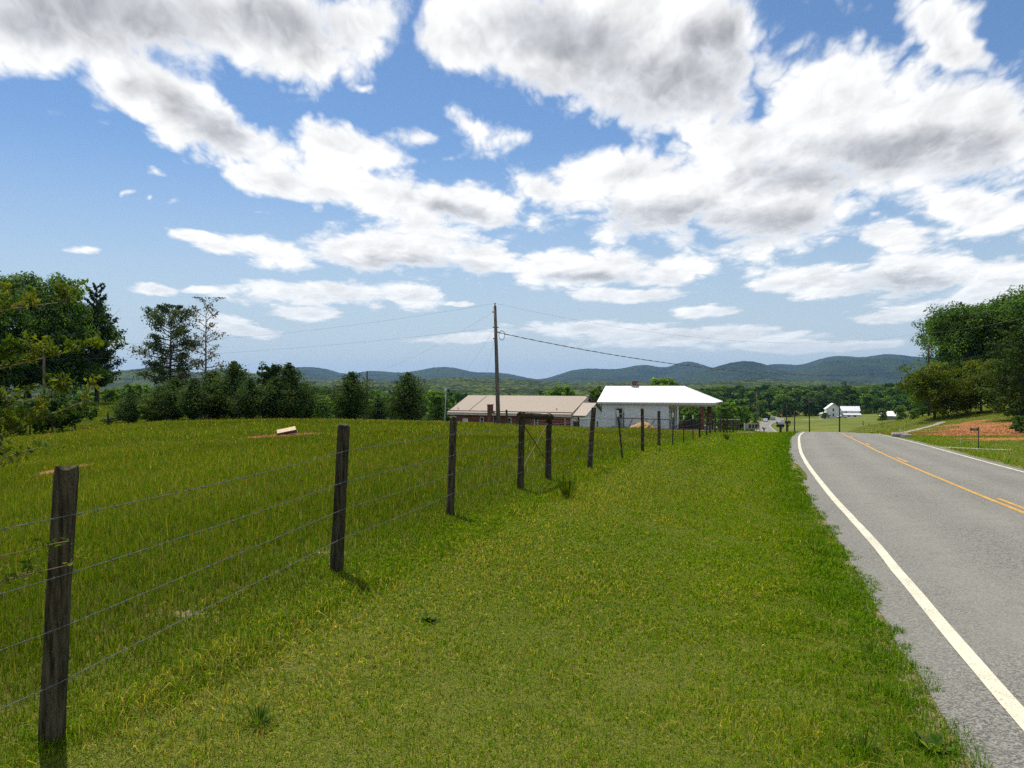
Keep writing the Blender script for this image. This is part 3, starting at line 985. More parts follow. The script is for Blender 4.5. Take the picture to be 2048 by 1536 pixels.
def lawn(bands, side):
    parts = []
    for (n, d0, dm, d1, h0, w0) in bands:
        x, y = depth_scatter(n, d0, dm, d1, side)
        s, _ = road_side(x, y)
        m = masks(x, y)
        fx = fence_x(y)
        edge = np.abs(s) - 3.27 + 0.20 * vnoise(x, y, 0.5, 9, 2) + 0.10 * vnoise(x, y, 0.15, 4, 1)
        keep = (edge > 0) & ((m[1] + 0.3 * vnoise(x, y, 1.3, 2) < 0.55) | (RNG.uniform(size=len(x)) < 0.10)) & ((m[2] < 0.5) | (RNG.uniform(size=len(x)) < 0.06))
        bare = m[3] * (np.abs(np.abs(s) - 3.4) > 0.5) + 0.3 * vnoise(x, y, 0.25, 12, 2)
        keep &= (bare < 0.55) | (RNG.uniform(size=len(x)) < 0.3)
        if side == 'verge':
            keep &= (s < 0) & (x > fx - 0.15 - 1.1 * RNG.uniform(0, 1, len(x)) ** 1.6)
        elif side == 'right':
            keep &= (s > 0) & (y < 105)
        else:
            keep &= (x < fx + 0.18 + 0.15 * vnoise(x, y, 0.6, 7)) & (y < 112)
        x, y, s, fx = x[keep], y[keep], s[keep], fx[keep]
        k = len(x)
        wd = np.where(y < dm, np.maximum(w0 * y, w0 * 3.2), w0 * dm * (y / dm) ** 1.55)
        segs = 1 if side == 'right' else 2
        big = vnoise(x, y, 1.6, 21, 3); sm = vnoise(x, y, 0.35, 22, 2); vb = vnoise(x, y, 7.0, 23, 2)
        if side in ('verge', 'right'):
            h = h0 * (0.75 + 0.35 * sm + 0.3 * np.clip(big, 0, 1)) * RNG.uniform(0.5, 1.4, k)
            h *= 1 + 0.9 * np.exp(-((np.abs(s) - 3.7) / 0.45) ** 2) * (0.5 + np.clip(sm, -0.3, 1))
            h *= 1 + 0.8 * np.exp(-((x - fx) / 0.20) ** 2)
            col = pick(k, [G_FRESH, G_YEL, G_DARK, STRAW, G_GREY, BROWN], [0.42, 0.40, 0.12, 0.03, 0.02, 0.01])
            t = (x - fx) / np.maximum(edge_x(y, -3.3) - fx, 0.5) if side == 'verge' else np.full(k, 0.6)
            # along the fence dry thatch and clover, then a fresh band, darker and ranker at the pavement
            dryp = np.clip(0.75 * np.exp(-((t - 0.14) / 0.19) ** 2) + 0.30 * np.exp(-((t - 0.45) / 0.15) ** 2) + 0.55 * big + 0.45 * sm - 0.10, 0, 1)
            isdry = RNG.uniform(size=k) < dryp * 0.42
            col[isdry] = pick(isdry.sum(), [STRAW, (0.27, 0.235, 0.10), G_GREY, BROWN], [0.35, 0.30, 0.2, 0.15])
            fresh = np.exp(-((t - 0.66) / 0.16) ** 2)[:, None]
            col = col * (1 + fresh * np.array([0.16, 0.10, 0.0]))
            rank = sstep(t, 0.80, 0.95)[:, None] * (0.6 + 0.4 * np.clip(sm, -1, 1))[:, None] * 0.75
            col = col * (1 - rank * np.array([0.48, 0.22, 0.3]))
            lush = np.clip(vb * 0.5 + 0.1, 0, 0.4)[:, None]
            col = col * (1 - lush) + col * np.array([0.75, 1.05, 0.8]) * lush
            wv = wd * RNG.uniform(0.7, 1.4, k)
            v = None
            near = y + RNG.normal(0, 1.3, k) < 10.5
            for sel, sg in ((near, 2), (~near, 1)):
                if side == 'right' and sg == 2:
                    continue
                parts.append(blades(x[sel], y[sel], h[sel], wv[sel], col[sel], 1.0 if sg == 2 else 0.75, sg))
        else:
            edgef = sstep(fx - x, 0.0, 1.4)
            h = h0 * (0.55 + 0.45 * edgef) * (0.8 + 0.35 * big) * RNG.uniform(0.45, 1.3, k)
            col = pick(k, [(0.088, 0.140, 0.005), (0.118, 0.145, 0.006), (0.055, 0.098, 0.005), (0.17, 0.145, 0.045), (0.13, 0.095, 0.035)], [0.40, 0.24, 0.22, 0.07, 0.07])
            pat = np.clip(0.5 + 0.9 * vb, 0, 1)[:, None]
            col = col * (0.84 + 0.40 * pat) * np.array([0.94, 1.04, 1.0])
            wv = wd * RNG.uniform(0.6, 1.3, k)
            near = y + RNG.normal(0, 1.3, k) < 10
            for sel, sg in ((near, 2), (~near, 1)):
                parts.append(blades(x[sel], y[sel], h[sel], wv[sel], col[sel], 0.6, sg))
        if side == 'field':                     # seed stalks standing above the leaves
            q = RNG.uniform(size=k) < 0.06 * (1 + 0.8 * vb)
            q &= edgef > 0.4
            xs, ys = x[q] + RNG.normal(0, 0.02, q.sum()), y[q]
            cs = pick(q.sum(), [(0.26, 0.21, 0.09), (0.18, 0.135, 0.065), (0.15, 0.16, 0.045), (0.34, 0.30, 0.17)], [0.32, 0.38, 0.24, 0.06])
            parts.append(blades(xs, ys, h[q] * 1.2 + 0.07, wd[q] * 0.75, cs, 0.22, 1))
    V, F, C = merge(parts)
    return mesh_np('grass', V, F, {'Col': C})


tag(obj('verge_grass', lawn([(980000, 2.2, 15, 92, 0.050, 0.00108)], 'verge'), M_GRASS), 'short mown grass on the verge between fence and road', 'grass', kind='stuff')
tag(obj('field_grass', lawn([(780000, 2.2, 20, 112, 0.105, 0.00096)], 'field'), M_GRASS), 'tall seeding pasture grass behind the wire fence', 'grass', kind='stuff')
tag(obj('yard_grass', lawn([(220000, 14, 40, 105, 0.07, 0.0009)], 'right'), M_GRASS), 'short grass of the yard across the road', 'grass', kind='stuff')


# ---- clods and small stones on the bare red soil
def clods(name, label, cx, cy_, rx, ry, n, size):
    x = cx + RNG.normal(0, rx * 0.5, n); y = cy_ + RNG.normal(0, ry * 0.5, n)
    k = masks(x, y)[1] > 0.45
    x, y = x[k], y[k]
    n = len(x)
    if n == 0:
        return
    s = size * RNG.uniform(0.3, 1.3, n) ** 1.5
    c = np.stack([x, y, gz(x, y) + s * 0.2], -1)
    oct_ = np.array([(1, 0, 0), (0, 1, 0), (-1, 0, 0), (0, -1, 0), (0, 0, 0.7), (0, 0, -0.6)])
    V = c[:, None, :] + oct_[None] * s[:, None, None] * RNG.uniform(0.6, 1.3, (n, 6, 3))
    F = np.array([(0, 1, 4), (1, 2, 4), (2, 3, 4), (3, 0, 4), (1, 0, 5), (2, 1, 5), (3, 2, 5), (0, 3, 5)])
    F = (np.arange(n)[:, None, None] * 6 + F[None]).reshape(-1, 3)
    o = obj(name, mesh_np(name, V.reshape(-1, 3), F), simple('red_clods', (0.36, 0.15, 0.06), 0.95, var=0.5, scale=3.0, spec=0.05))
    tag(o, label, 'soil', kind='stuff')


clods('soil_clods', 'loose clods on the red soil bank across the road', 39, 62, 12, 20, 6000, 0.055)
clods('soil_clods', 'red crumbs of soil round the tilted platform', -9.9, 35, 1.8, 2.6, 400, 0.045)


# ---- broad-leaved weeds and flowers
def tuft(name, label, cat, x, y, n, L, wd, cols, lean, group=None, flat=0.0):
    """clump of arching leaves rising from one root"""
    mb = []
    a = RNG.uniform(0, 2 * np.pi, n)
    l = L * RNG.uniform(0.5, 1.15, n)
    out = np.clip(RNG.normal(lean, 0.2, n), 0.05, 0.97)
    col = pick(n, cols, [1] * len(cols))
    V, C, F4, F3 = [], [], [], []
    for i in range(n):
        ca, sa = math.cos(a[i]), math.sin(a[i])
        r0 = RNG.uniform(0, 0.25) * L
        pts = []
        for t in (0, 0.35, 0.7, 1.0):
            rr = r0 + l[i] * out[i] * t
            zz = l[i] * (math.sqrt(max(0, 1 - out[i] ** 2)) * t - flat * 0.5 * t * t) * (1 - 0.35 * t * out[i])
            pts.append((rr * ca, rr * sa, max(zz, 0.01)))
        ws = (0.25, 0.9, 0.8, 0.0)
        o = len(V)
        for p, w in zip(pts, ws):
            V += [(p[0] - sa * w * wd / 2, p[1] + ca * w * wd / 2, p[2]), (p[0] + sa * w * wd / 2, p[1] - ca * w * wd / 2, p[2])]
            C += [col[i]] * 2
        for k in range(3):
            F4.append((o + 2 * k, o + 2 * k + 1, o + 2 * k + 3, o + 2 * k + 2))
    o = obj(name, mesh_np(name, np.array(V), [np.array(F4)], {'Col': np.array(C)}), M_GRASS, loc=(x, y, g1(x, y) - 0.005))
    return tag(o, label, cat, group)


_w = [(0.045, 0.10, 0.012), (0.03, 0.07, 0.012), (0.07, 0.12, 0.03)]
tuft('weed_clump', 'broad-leaved dark green weed beside the road edge', 'weed', 2.33, 4.42, 46, 0.15, 0.034, _w + [(0.16, 0.2, 0.12)], 0.75, flat=0.4)
tuft('grass_tuft', 'spiky dark grass tuft left of the broad-leaved weed', 'grass tuft', 1.92, 4.38, 60, 0.17, 0.008, _w, 0.6)
tuft('weed_clump', 'small round weed rosette in the bare patch near the road edge', 'weed', 1.98, 4.12, 30, 0.10, 0.014, _w, 0.8, flat=0.4)
tuft('weed_clump', 'tall dark green weed at the foot of the brace post', 'weed', 0.86, 12.6, 70, 0.42, 0.016, [(0.025, 0.055, 0.01), (0.05, 0.07, 0.012), (0.12, 0.11, 0.02)], 0.45)
tuft('grass_tuft', 'dark grass tuft on the verge below the nearest fence post', 'grass tuft', -1.25, 3.95, 55, 0.13, 0.007, _w, 0.6)
tuft('weed_clump', 'pale clover patch in the middle of the verge', 'weed', -0.62, 5.85, 90, 0.10, 0.022, [(0.10, 0.14, 0.07), (0.06, 0.11, 0.04)], 0.85, flat=0.5)
tuft('weed_clump', 'dark weed clump low on the fence line by the far posts', 'weed', 11.4, 42.5, 60, 0.45, 0.03, [(0.03, 0.06, 0.012), (0.05, 0.08, 0.015)], 0.5)
tuft('grass_tuft', 'wispy long grass tuft on the verge near the road bend', 'grass tuft', 2.75, 6.1, 50, 0.16, 0.007, _w, 0.55)

# ------------------------------------------------------------------ trees
def leaf_cloud(cent, nrm, size, col, aspect=0.62, upbias=0.35, bend=0.25):
    """one folded leaf spray (two triangles) per centre"""
    n = len(cent)
    nn = nrm + RNG.normal(0, 0.55, (n, 3)) + np.array([0, 0, upbias])
    nn /= np.linalg.norm(nn, axis=1)[:, None] + 1e-9
    t = np.cross(nn, RNG.normal(0, 1, (n, 3)))
    t /= np.linalg.norm(t, axis=1)[:, None] + 1e-9
    b = np.cross(nn, t)
    s = (size * RNG.uniform(0.6, 1.35, n))[:, None]
    V = np.stack([cent - t * s * 0.5, cent - b * s * 0.5 * aspect - nn * s * bend * 0.3, cent + t * s * 0.5, cent + b * s * 0.5 * aspect - nn * s * bend * 0.3], 1)
    F = np.arange(n * 4).reshape(n, 4)
    return V.reshape(-1, 3), np.concatenate([F[:, [0, 1, 2]], F[:, [0, 2, 3]]]), np.repeat(col[:, None, :], 4, 1).reshape(-1, 3)


def broadleaf(h, rad, crown0, nclump, per, leaf, cols, seed, lobes=9, trunk_r=0.28, trunk_h=None, gap=0.0, squash=1.0):
    """tapered trunk and limbs, crown of leaf clumps gathered on lobes: returns (wood mesh, crown mesh)"""
    rs = np.random.default_rng(seed)
    global RNG
    keep = RNG; RNG = rs
    ch = h - crown0
    # lobes: smaller ellipsoids over the crown volume
    la = rs.uniform(0, 2 * np.pi, lobes); lz = rs.uniform(0.04, 0.88, lobes)
    lr = rad * np.sqrt(np.clip(1 - ((lz - 0.36) / 0.66) ** 2, 0.1, 1)) * rs.uniform(0.42, 0.80, lobes)
    L = np.stack([lr * np.cos(la), lr * np.sin(la), crown0 + lz * ch], -1)
    L = np.concatenate([L, [[0, 0, crown0 + 0.80 * ch], [0, 0, crown0 + 0.45 * ch]]])
    R_ = rad * rs.uniform(0.36, 0.56, len(L)) * squash
    R_[-2:] = rad * 0.5
    # clumps on the lobes' skins
    k = rs.integers(0, len(L), nclump)
    dv = rs.normal(0, 1, (nclump, 3)); dv /= np.linalg.norm(dv, axis=1)[:, None]
    dv[:, 2] = np.where(dv[:, 2] < -0.7, -dv[:, 2] * 0.6, dv[:, 2])
    cc = L[k] + dv * (R_[k] * rs.uniform(0.55, 1.05, nclump))[:, None] * np.array([1, 1, 0.85])
    cc[:, 2] = np.clip(cc[:, 2], crown0 * 0.92, h)
    cr = rad * rs.uniform(0.10, 0.20, nclump)
    j = np.repeat(np.arange(nclump), per)
    d2 = rs.normal(0, 1, (len(j), 3)); d2 /= np.linalg.norm(d2, axis=1)[:, None]
    pos = cc[j] + d2 * (cr[j] * rs.uniform(0.25, 1.0, len(j)) ** 0.6)[:, None] * np.array([1.1, 1.1, 0.75])
    tone = rs.uniform(0.68, 1.32, nclump)
    base = np.array(cols)[rs.integers(0, len(cols), nclump)] * tone[:, None]
    col = base[j] * rs.uniform(0.75, 1.25, (len(j), 1))
    crown = leaf_cloud(pos, d2 * 0.5 + dv[j] * 0.6, leaf, col)
    cm = mesh_np('crown', crown[0], crown[1], {'Col': crown[2]})
    wd = MB()
    th = trunk_h or crown0 + 0.55 * ch
    bend = rs.normal(0, 0.012 * h, 2)
    path = [(bend[0] * t * t, bend[1] * t * t, th * t - (0.3 if t == 0 else 0)) for t in np.linspace(0, 1, 7)]
    st = random.getstate(); random.seed(seed)
    wd.tube(path, [trunk_r * (1.25 if i == 0 else 1) * (1 - 0.12 * i) for i in range(7)], 9, jit=0.16)
    for i in range(len(L)):
        z0 = rs.uniform(max(0.35 * crown0, 0.25 * th), 0.9 * th)
        s0 = Vector((bend[0] * (z0 / th) ** 2, bend[1] * (z0 / th) ** 2, z0)); e = Vector(L[i])
        m = s0.lerp(e, 0.5) + Vector((0, 0, 0.06 * h * rs.uniform(-0.3, 1)))
        r0 = trunk_r * rs.uniform(0.28, 0.5)
        wd.tube([s0, s0.lerp(m, 0.6), m, e], [r0, r0 * 0.8, r0 * 0.55, r0 * 0.18], 6, jit=0.15)
        for q in range(3):
            e2 = e + Vector(rs.normal(0, 1, 3)) * R_[i] * 0.6
            wd.tube([m, m.lerp(e2, 0.55), e2], [r0 * 0.4, r0 * 0.25, r0 * 0.06], 5, jit=0.1)
    random.setstate(st)
    RNG = keep
    return wd.mesh('trunk', True), cm


def conifer(h, rad, base, nbr, per, leaf, cols, seed, style='cedar', trunk_r=0.12):
    rs = np.random.default_rng(seed)
    global RNG
    keep = RNG; RNG = rs
    wd = MB()
    st = random.getstate(); random.seed(seed)
    bx, by = rs.normal(0, 0.012 * h, 2)
    wd.tube([(bx * t, by * t, h * 0.97 * t - (0.2 if t == 0 else 0)) for t in np.linspace(0, 1, 8)], [trunk_r * (1 - 0.128 * i) for i in range(8)], 8, jit=0.12)
    pos, nr, col, szs = [], [], [], []
    for i in range(nbr):
        t = (i + rs.uniform(0, 1)) / nbr
        z = base + (h - base) * t
        if style == 'cedar':
            prof = (1 - t) ** 0.75 * min(1.0, 0.55 + 2.2 * t)
            l = rad * prof * rs.uniform(0.45, 1.35) + 0.08
            rise = rs.uniform(0.10, 0.95)
        elif style == 'pine':
            prof = math.sin(math.pi * min(1, 0.18 + 0.80 * t)) ** 0.7
            l = rad * prof * rs.uniform(0.45, 1.12) + 0.2
            rise = 0.05 + 0.75 * t * rs.uniform(0.5, 1.2)
        elif style == 'spike':
            l = rad * (1 - 0.80 * t ** 1.2) * rs.uniform(0.45, 1.15) * min(1, 0.6 + t * 2)
            rise = 0.25 + 0.75 * t
        else:
            l = rad * (1 - 0.62 * t) * rs.uniform(0.5, 1.15) + 0.15
            rise = 0.08 + 0.9 * t
        a = i * 2.399 + rs.normal(0, 0.3)
        dr = Vector((math.cos(a), math.sin(a), 0))
        s0 = Vector((bx * z / h, by * z / h, z))
        e = s0 + dr * l + Vector((0, 0, l * rise))
        m = s0.lerp(e, 0.55) - Vector((0, 0, l * 0.07))
        r0 = trunk_r * (0.42 if style != 'cedar' else 0.25) * (1 - 0.6 * t)
        wd.tube([s0, m, e], [r0, r0 * 0.6, r0 * 0.15], 5, jit=0.1)
        ax = np.array((e - s0).normalized())
        k = max(4, int(per * (l / rad) ** (1.1)))
        lo = {'cedar': 0.12, 'pine': 0.58, 'sparse': 0.55, 'spike': 0.25}[style]
        tt = rs.uniform(lo, 1.06, k)
        sp = {'cedar': 0.17, 'pine': 0.135, 'sparse': 0.16, 'spike': 0.10}[style] * l * (0.35 + 0.9 * (1 - np.abs(tt - 0.6)))
        c = np.array(s0)[None] + (np.array(m) - np.array(s0))[None] * np.minimum(tt / 0.55, 1)[:, None] + (np.array(e) - np.array(m))[None] * np.clip((tt - 0.55) / 0.45, 0, 1.15)[:, None]
        off = rs.normal(0, 1, (k, 3)) * sp[:, None] * np.array([1, 1, 0.55 if style != 'cedar' else 0.8])
        pos.append(c + off); nr.append(np.repeat(np.array([[0, 0, 0.4]]), k, 0) + off / (np.linalg.norm(off, axis=1)[:, None] + 1e-6) * 0.6)
        cb = np.array(cols)[rs.integers(0, len(cols))] * rs.uniform(0.7, 1.3)
        col.append(cb[None] * rs.uniform(0.7, 1.3, (k, 1)))
    random.setstate(st)
    pos, nr, col = np.concatenate(pos), np.concatenate(nr), np.concatenate(col)
    pos[:, 2] = np.clip(pos[:, 2], base * 0.6 + 0.05, h * 1.03)
    cr = leaf_cloud(pos, nr, leaf, col, aspect=0.5, upbias=0.1)
    cm = mesh_np('crown', cr[0], cr[1], {'Col': cr[2]})
    RNG = keep
    return wd.mesh('trunk', True), cm


def plant_tree(name, label, cat, x, y, meshes, lmat, bmat=None, rz=0.0, scale=1.0, group=None, sink=0.0):
    t = thing(name, label, cat, (x, y, g1(x, y) - sink), rz, group)
    t.scale = (scale,) * 3 if not hasattr(scale, '__len__') else scale
    obj('trunk', meshes[0], bmat or M_BARK, t)
    obj('crown', meshes[1], lmat, t)
    return t


OAK = [(0.040, 0.075, 0.014), (0.052, 0.090, 0.016), (0.030, 0.060, 0.014), (0.060, 0.100, 0.020)]
DARKG = [(0.022, 0.046, 0.012), (0.030, 0.058, 0.014), (0.040, 0.070, 0.016)]
OLIVE = [(0.058, 0.080, 0.010), (0.044, 0.064, 0.009), (0.080, 0.092, 0.012)]
LIME = [(0.070, 0.120, 0.016), (0.095, 0.140, 0.020), (0.055, 0.100, 0.014)]
CEDARC = [(0.026, 0.046, 0.012), (0.034, 0.056, 0.014), (0.046, 0.064, 0.014), (0.020, 0.038, 0.012)]
PINEC = [(0.045, 0.066, 0.026), (0.034, 0.055, 0.024), (0.060, 0.078, 0.030)]
SPARSEC = [(0.11, 0.085, 0.04), (0.085, 0.08, 0.038), (0.14, 0.105, 0.05)]


for _p, _k in ((OAK, 2.0), (DARKG, 1.8), (OLIVE, 1.7), (LIME, 1.6), (CEDARC, 2.2), (PINEC, 1.6), (SPARSEC, 1.2)):
    _p[:] = [tuple(c * _k for c in q) for q in _p]


def pxd(px, d):
    return (px - 1024) / FPX * d


# the big trees across the road
oakA = broadleaf(15.5, 8.0, 1.0, 760, 64, 0.35, OAK, 41, lobes=26, trunk_r=0.42)
oakB = broadleaf(17.5, 7.6, 1.0, 760, 64, 0.35, OAK, 42, lobes=26, trunk_r=0.45)
GR = 'tall oaks across the road'
plant_tree('oak_tree', 'tall spreading oak nearest the mountains, right of the road', 'tree', pxd(1925, 112), 112, oakA, M_LEAF, rz=0.3, scale=(0.86, 0.86, 0.93))
plant_tree('oak_tree', 'taller oak filling the right edge of the picture', 'tree', pxd(2025, 108), 108, oakB, M_LEAF, rz=1.9, scale=(0.98, 0.98, 0.86))
plant_tree('oak_tree', 'oak behind the other two at the far right edge', 'tree', pxd(2130, 104), 104, oakA, M_LEAF, rz=4.0, scale=(1.05, 1.05, 0.98))
mapA = broadleaf(5.6, 3.3, 0.7, 300, 40, 0.22, OLIVE, 51, lobes=12, trunk_r=0.14)
mapB = broadleaf(5.4, 3.6, 0.8, 300, 40, 0.22, OLIVE, 52, lobes=12, trunk_r=0.14)
plant_tree('ornamental_tree', 'low olive ornamental tree at the end of the driveway', 'tree', pxd(1869, 90), 90, mapA, M_LEAF, scale=1.08)
plant_tree('ornamental_tree', 'low olive ornamental tree behind the red soil', 'tree', pxd(1962, 88), 88, mapB, M_LEAF, rz=2.0, scale=1.02)
pineR = conifer(10.5, 3.9, 0.6, 90, 220, 0.34, [(0.055, 0.10, 0.020), (0.08, 0.13, 0.026), (0.045, 0.08, 0.018)], 61, 'pine', 0.2)
plant_tree('pine_tree', 'dark drooping pine at the right edge above the red soil', 'tree', pxd(2045, 76), 76, pineR, M_NEEDLE, rz=1.0, scale=0.82)
bushM = broadleaf(1.6, 1.2, 0.1, 90, 26, 0.16, DARKG, 71, lobes=6, trunk_r=0.05)
bushL = broadleaf(1.6, 1.2, 0.1, 90, 26, 0.16, LIME, 72, lobes=6, trunk_r=0.05)
for px, d, sc, lab in ((1826, 98, 0.6, 'small dark shrub at the driveway edge'), (1845, 100, 0.75, 'round dark shrub under the low olive tree'), (2042, 62, 0.8, 'leafy bush at the right picture edge on the red soil'),
                       (1930, 102, 0.7, 'shrub in the gap between the ornamental trees')):
    plant_tree('shrub', lab, 'shrub', pxd(px, d), d, bushM if sc > 0.65 else bushL, M_LEAF, scale=sc, rz=px)

# left: tall trees, pines, cedars
leftA = broadleaf(16.5, 7.4, 2.4, 760, 64, 0.35, OAK[:3] + DARKG[2:], 81, lobes=26, trunk_r=0.45)
leftB = broadleaf(15.0, 6.4, 2.6, 760, 64, 0.35, OAK[:3] + DARKG[1:], 82, lobes=26, trunk_r=0.40)
plant_tree('hardwood_tree', 'tall round hardwood at the left edge of the picture', 'tree', pxd(55, 104), 104, leftA, M_LEAF, rz=0.5, scale=0.98)
plant_tree('hardwood_tree', 'tall hardwood between the left edge tree and the dark spiky pine', 'tree', pxd(130, 103), 103, leftB, M_LEAF, rz=2.2, scale=0.98)
plant_tree('hardwood_tree', 'hardwood partly cut off by the left picture edge', 'tree', pxd(-30, 95), 95, leftB, M_LEAF, rz=3.9, scale=0.90)
pineL = conifer(15.4, 4.2, 2.0, 62, 330, 0.36, [(0.030, 0.052, 0.022), (0.044, 0.068, 0.028)], 91, 'spike', 0.34)
plant_tree('pine_tree', 'tall dark spiky pine right of the left hardwoods', 'tree', pxd(194, 105), 105, pineL, M_NEEDLE, rz=1.2, scale=(0.92, 0.92, 0.99))
pineM = conifer(12.6, 3.7, 4.0, 54, 330, 0.28, PINEC, 93, 'pine', 0.26)
plant_tree('pine_tree', 'full round-topped pine with bare lower trunk behind the cedars', 'tree', pxd(339, 82), 82, pineM, M_NEEDLE, rz=0.6, scale=(0.84, 0.84, 0.90))
pineS = conifer(12.4, 2.6, 3.2, 30, 90, 0.24, SPARSEC, 95, 'sparse', 0.17)
plant_tree('pine_tree', 'thin half-dead pine with sparse brown needles', 'tree', pxd(411, 80), 80, pineS, M_NEEDLE, M_BARK2, rz=2.4, scale=0.97)
ced = [conifer(4.2, 1.95, 0.10, 130, 150, 0.19, CEDARC, 101 + i, 'cedar', 0.1) for i in range(3)]
CG = 'cedars along the far side of the field'
CEDS = [(322, 64, 0.66, 'low cedar at the left end of the dark hedge of cedars'), (352, 63, 0.80, 'cedar below the full round-topped pine'), (388, 61, 0.74, 'cedar in front of the thin half-dead pine'), (428, 63, 0.90, 'cedar just right of the thin half-dead pine'),
        (468, 62, 1.06, 'tallest bushy cedar in the middle of the cedar hedge'), (500, 60, 0.72, 'low cedar left of the young leafy tree'), (577, 63, 1.06, 'pointed cedar near the right end of the cedar hedge'), (606, 66, 0.72, 'low cedar tapering off the right end of the cedar hedge'),
        (702, 67, 0.96, 'pointed cedar standing alone left of the dark pole'), (757, 69, 0.50, 'low cedar between the two separate cedars'), (815, 66, 0.95, 'bushy olive cedar left of the brick hall'),
        (262, 66, 0.60, 'small dark cedar left of the cedar hedge'), (548, 61, 0.78, 'low cedar right of the young leafy tree')]
for i, (px, d, sc, lab) in enumerate(CEDS):
    plant_tree('cedar_tree', lab, 'tree', pxd(px, d), d, ced[i % 3], M_NEEDLE, rz=i * 1.7, scale=(0.35 + 0.62 * sc, 0.35 + 0.6 * sc, sc), group=CG)
hol = broadleaf(4.6, 1.5, 0.4, 160, 36, 0.20, [(0.035, 0.07, 0.018), (0.06, 0.10, 0.03)], 111, lobes=10, trunk_r=0.1)
plant_tree('young_tree', 'young leafy tree growing out of the cedar hedge', 'tree', pxd(527, 63), 63, hol, M_LEAF)
plant_tree('shrub', 'pale yellow-green shrub beside the small dark cedar', 'shrub', pxd(290, 64), 64, bushL, M_LEAF, scale=0.85)
plant_tree('shrub', 'low tangle of brush behind the small leaning post', 'shrub', pxd(232, 70), 70, bushM, M_LEAF, scale=(1.1, 1.0, 0.45))
for px, d, sc, lab in ((105, 56, 1.85, 'wide dark bush below the left hardwoods'), (150, 58, 1.5, 'dark bush at the right end of the left bushes'), (60, 57, 1.5, 'bush half hidden by the near twigs on the left'), (15, 55, 1.3, 'bush cut off by the left picture edge')):
    plant_tree('shrub', lab, 'shrub', pxd(px, d), d, bushM, M_LEAF, scale=(sc * 0.85, sc * 0.85, sc), rz=px)
for px, d, sc, lab in ((215, 128, 1.6, 'small round bush at the top of the far left field'), (270, 126, 2.1, 'lime green bush at the top of the far left field')):
    plant_tree('shrub', lab, 'shrub', pxd(px, d), d, bushL, M_LEAF, scale=sc, rz=px)

# valley woods: every crown that can be told apart is a tree of its own
wood = [broadleaf(17, 6.2, 0.2, 300, 22, 0.85, c, 120 + i, lobes=16, trunk_r=0.3) for i, c in enumerate([[tuple(v * 1.3 for v in q) for q in pal] for pal in (OAK, DARKG + OAK[:1], LIME[:2] + OAK, OLIVE + OAK, DARKG)])]
woodP = conifer(19, 3.6, 2.5, 60, 60, 0.7, [(0.022, 0.04, 0.018), (0.03, 0.05, 0.02)], 140, 'pine', 0.3)
KIND = ['mid-green broadleaf tree', 'dark green broadleaf tree', 'light yellow-green tree', 'olive-green tree', 'very dark green tree', 'dark narrow pine']
protos = [plant_tree('woodland_tree', KIND[i] + ' in the wood behind the farmhouse', 'tree', pxd(1700, 520), 520, w, M_LEAF, group='trees of the wood behind the farmhouse') for i, w in enumerate(wood)]
protos.append(plant_tree('woodland_tree', KIND[5] + ' in the wood behind the farmhouse', 'tree', pxd(1690, 545), 545, woodP, M_NEEDLE, group='trees of the wood behind the farmhouse'))
rs = np.random.default_rng(5)


def wood_row(px0, px1, d, step, top, jit=4, dj=10, where='behind the farmhouse'):
    px = px0
    while px < px1:
        dd = d + rs.uniform(-dj, dj)
        ty = np.interp(px, [p[0] for p in top], [p[1] for p in top]) + rs.uniform(-jit, jit)
        x = pxd(px, dd); z = g1(x, dd)
        hgt = CAMZ - (ty - HOR) / FPX * dd - z
        k = rs.choice(6, p=[0.26, 0.20, 0.19, 0.12, 0.17, 0.06])
        base = 19.0 if k == 5 else 17.0
        sc = hgt / base
        wsc = np.clip(sc * rs.uniform(0.9, 1.2), 0.30, 1.25)
        copy_thing(protos[k], (x, dd, z - 0.2), rs.uniform(0, 6.28), (wsc, wsc, sc), KIND[k] + ' in the wood ' + where, 'trees of the wood ' + where)
        px += step * rs.uniform(0.7, 1.25)


TOPR = [(1380, 778), (1440, 772), (1500, 770), (1560, 769), (1640, 770), (1700, 772), (1760, 768), (1830, 764), (1900, 764)]
wood_row(1395, 1900, 640, 13, [(p, t) for p, t in TOPR], 3)
wood_row(1405, 1880, 560, 14, [(p, t + 9) for p, t in TOPR], 5)
wood_row(1560, 1880, 500, 16, [(p, t + 22) for p, t in TOPR], 7)
wood_row(1395, 1530, 420, 18, [(1395, 785), (1460, 790), (1530, 800)], 8, 15, 'left of the far road')
wood_row(1420, 1530, 330, 22, [(1400, 800), (1470, 815), (1530, 828)], 8, 12, 'left of the far road')
TOPL = [(170, 778), (300, 772), (420, 775), (560, 778), (640, 776), (760, 779), (880, 782), (940, 786), (1080, 786), (1170, 784), (1260, 776), (1340, 775), (1400, 776)]
wood_row(150, 1400, 330, 26, TOPL, 5, 25, 'beyond the hall and the cedars')
wood_row(160, 1400, 260, 32, [(p, t + 8) for p, t in TOPL], 8, 20, 'beyond the hall and the cedars')
wood_row(230, 930, 190, 46, [(200, 792), (400, 800), (640, 797), (800, 795), (930, 795)], 6, 12, 'just behind the cedars')
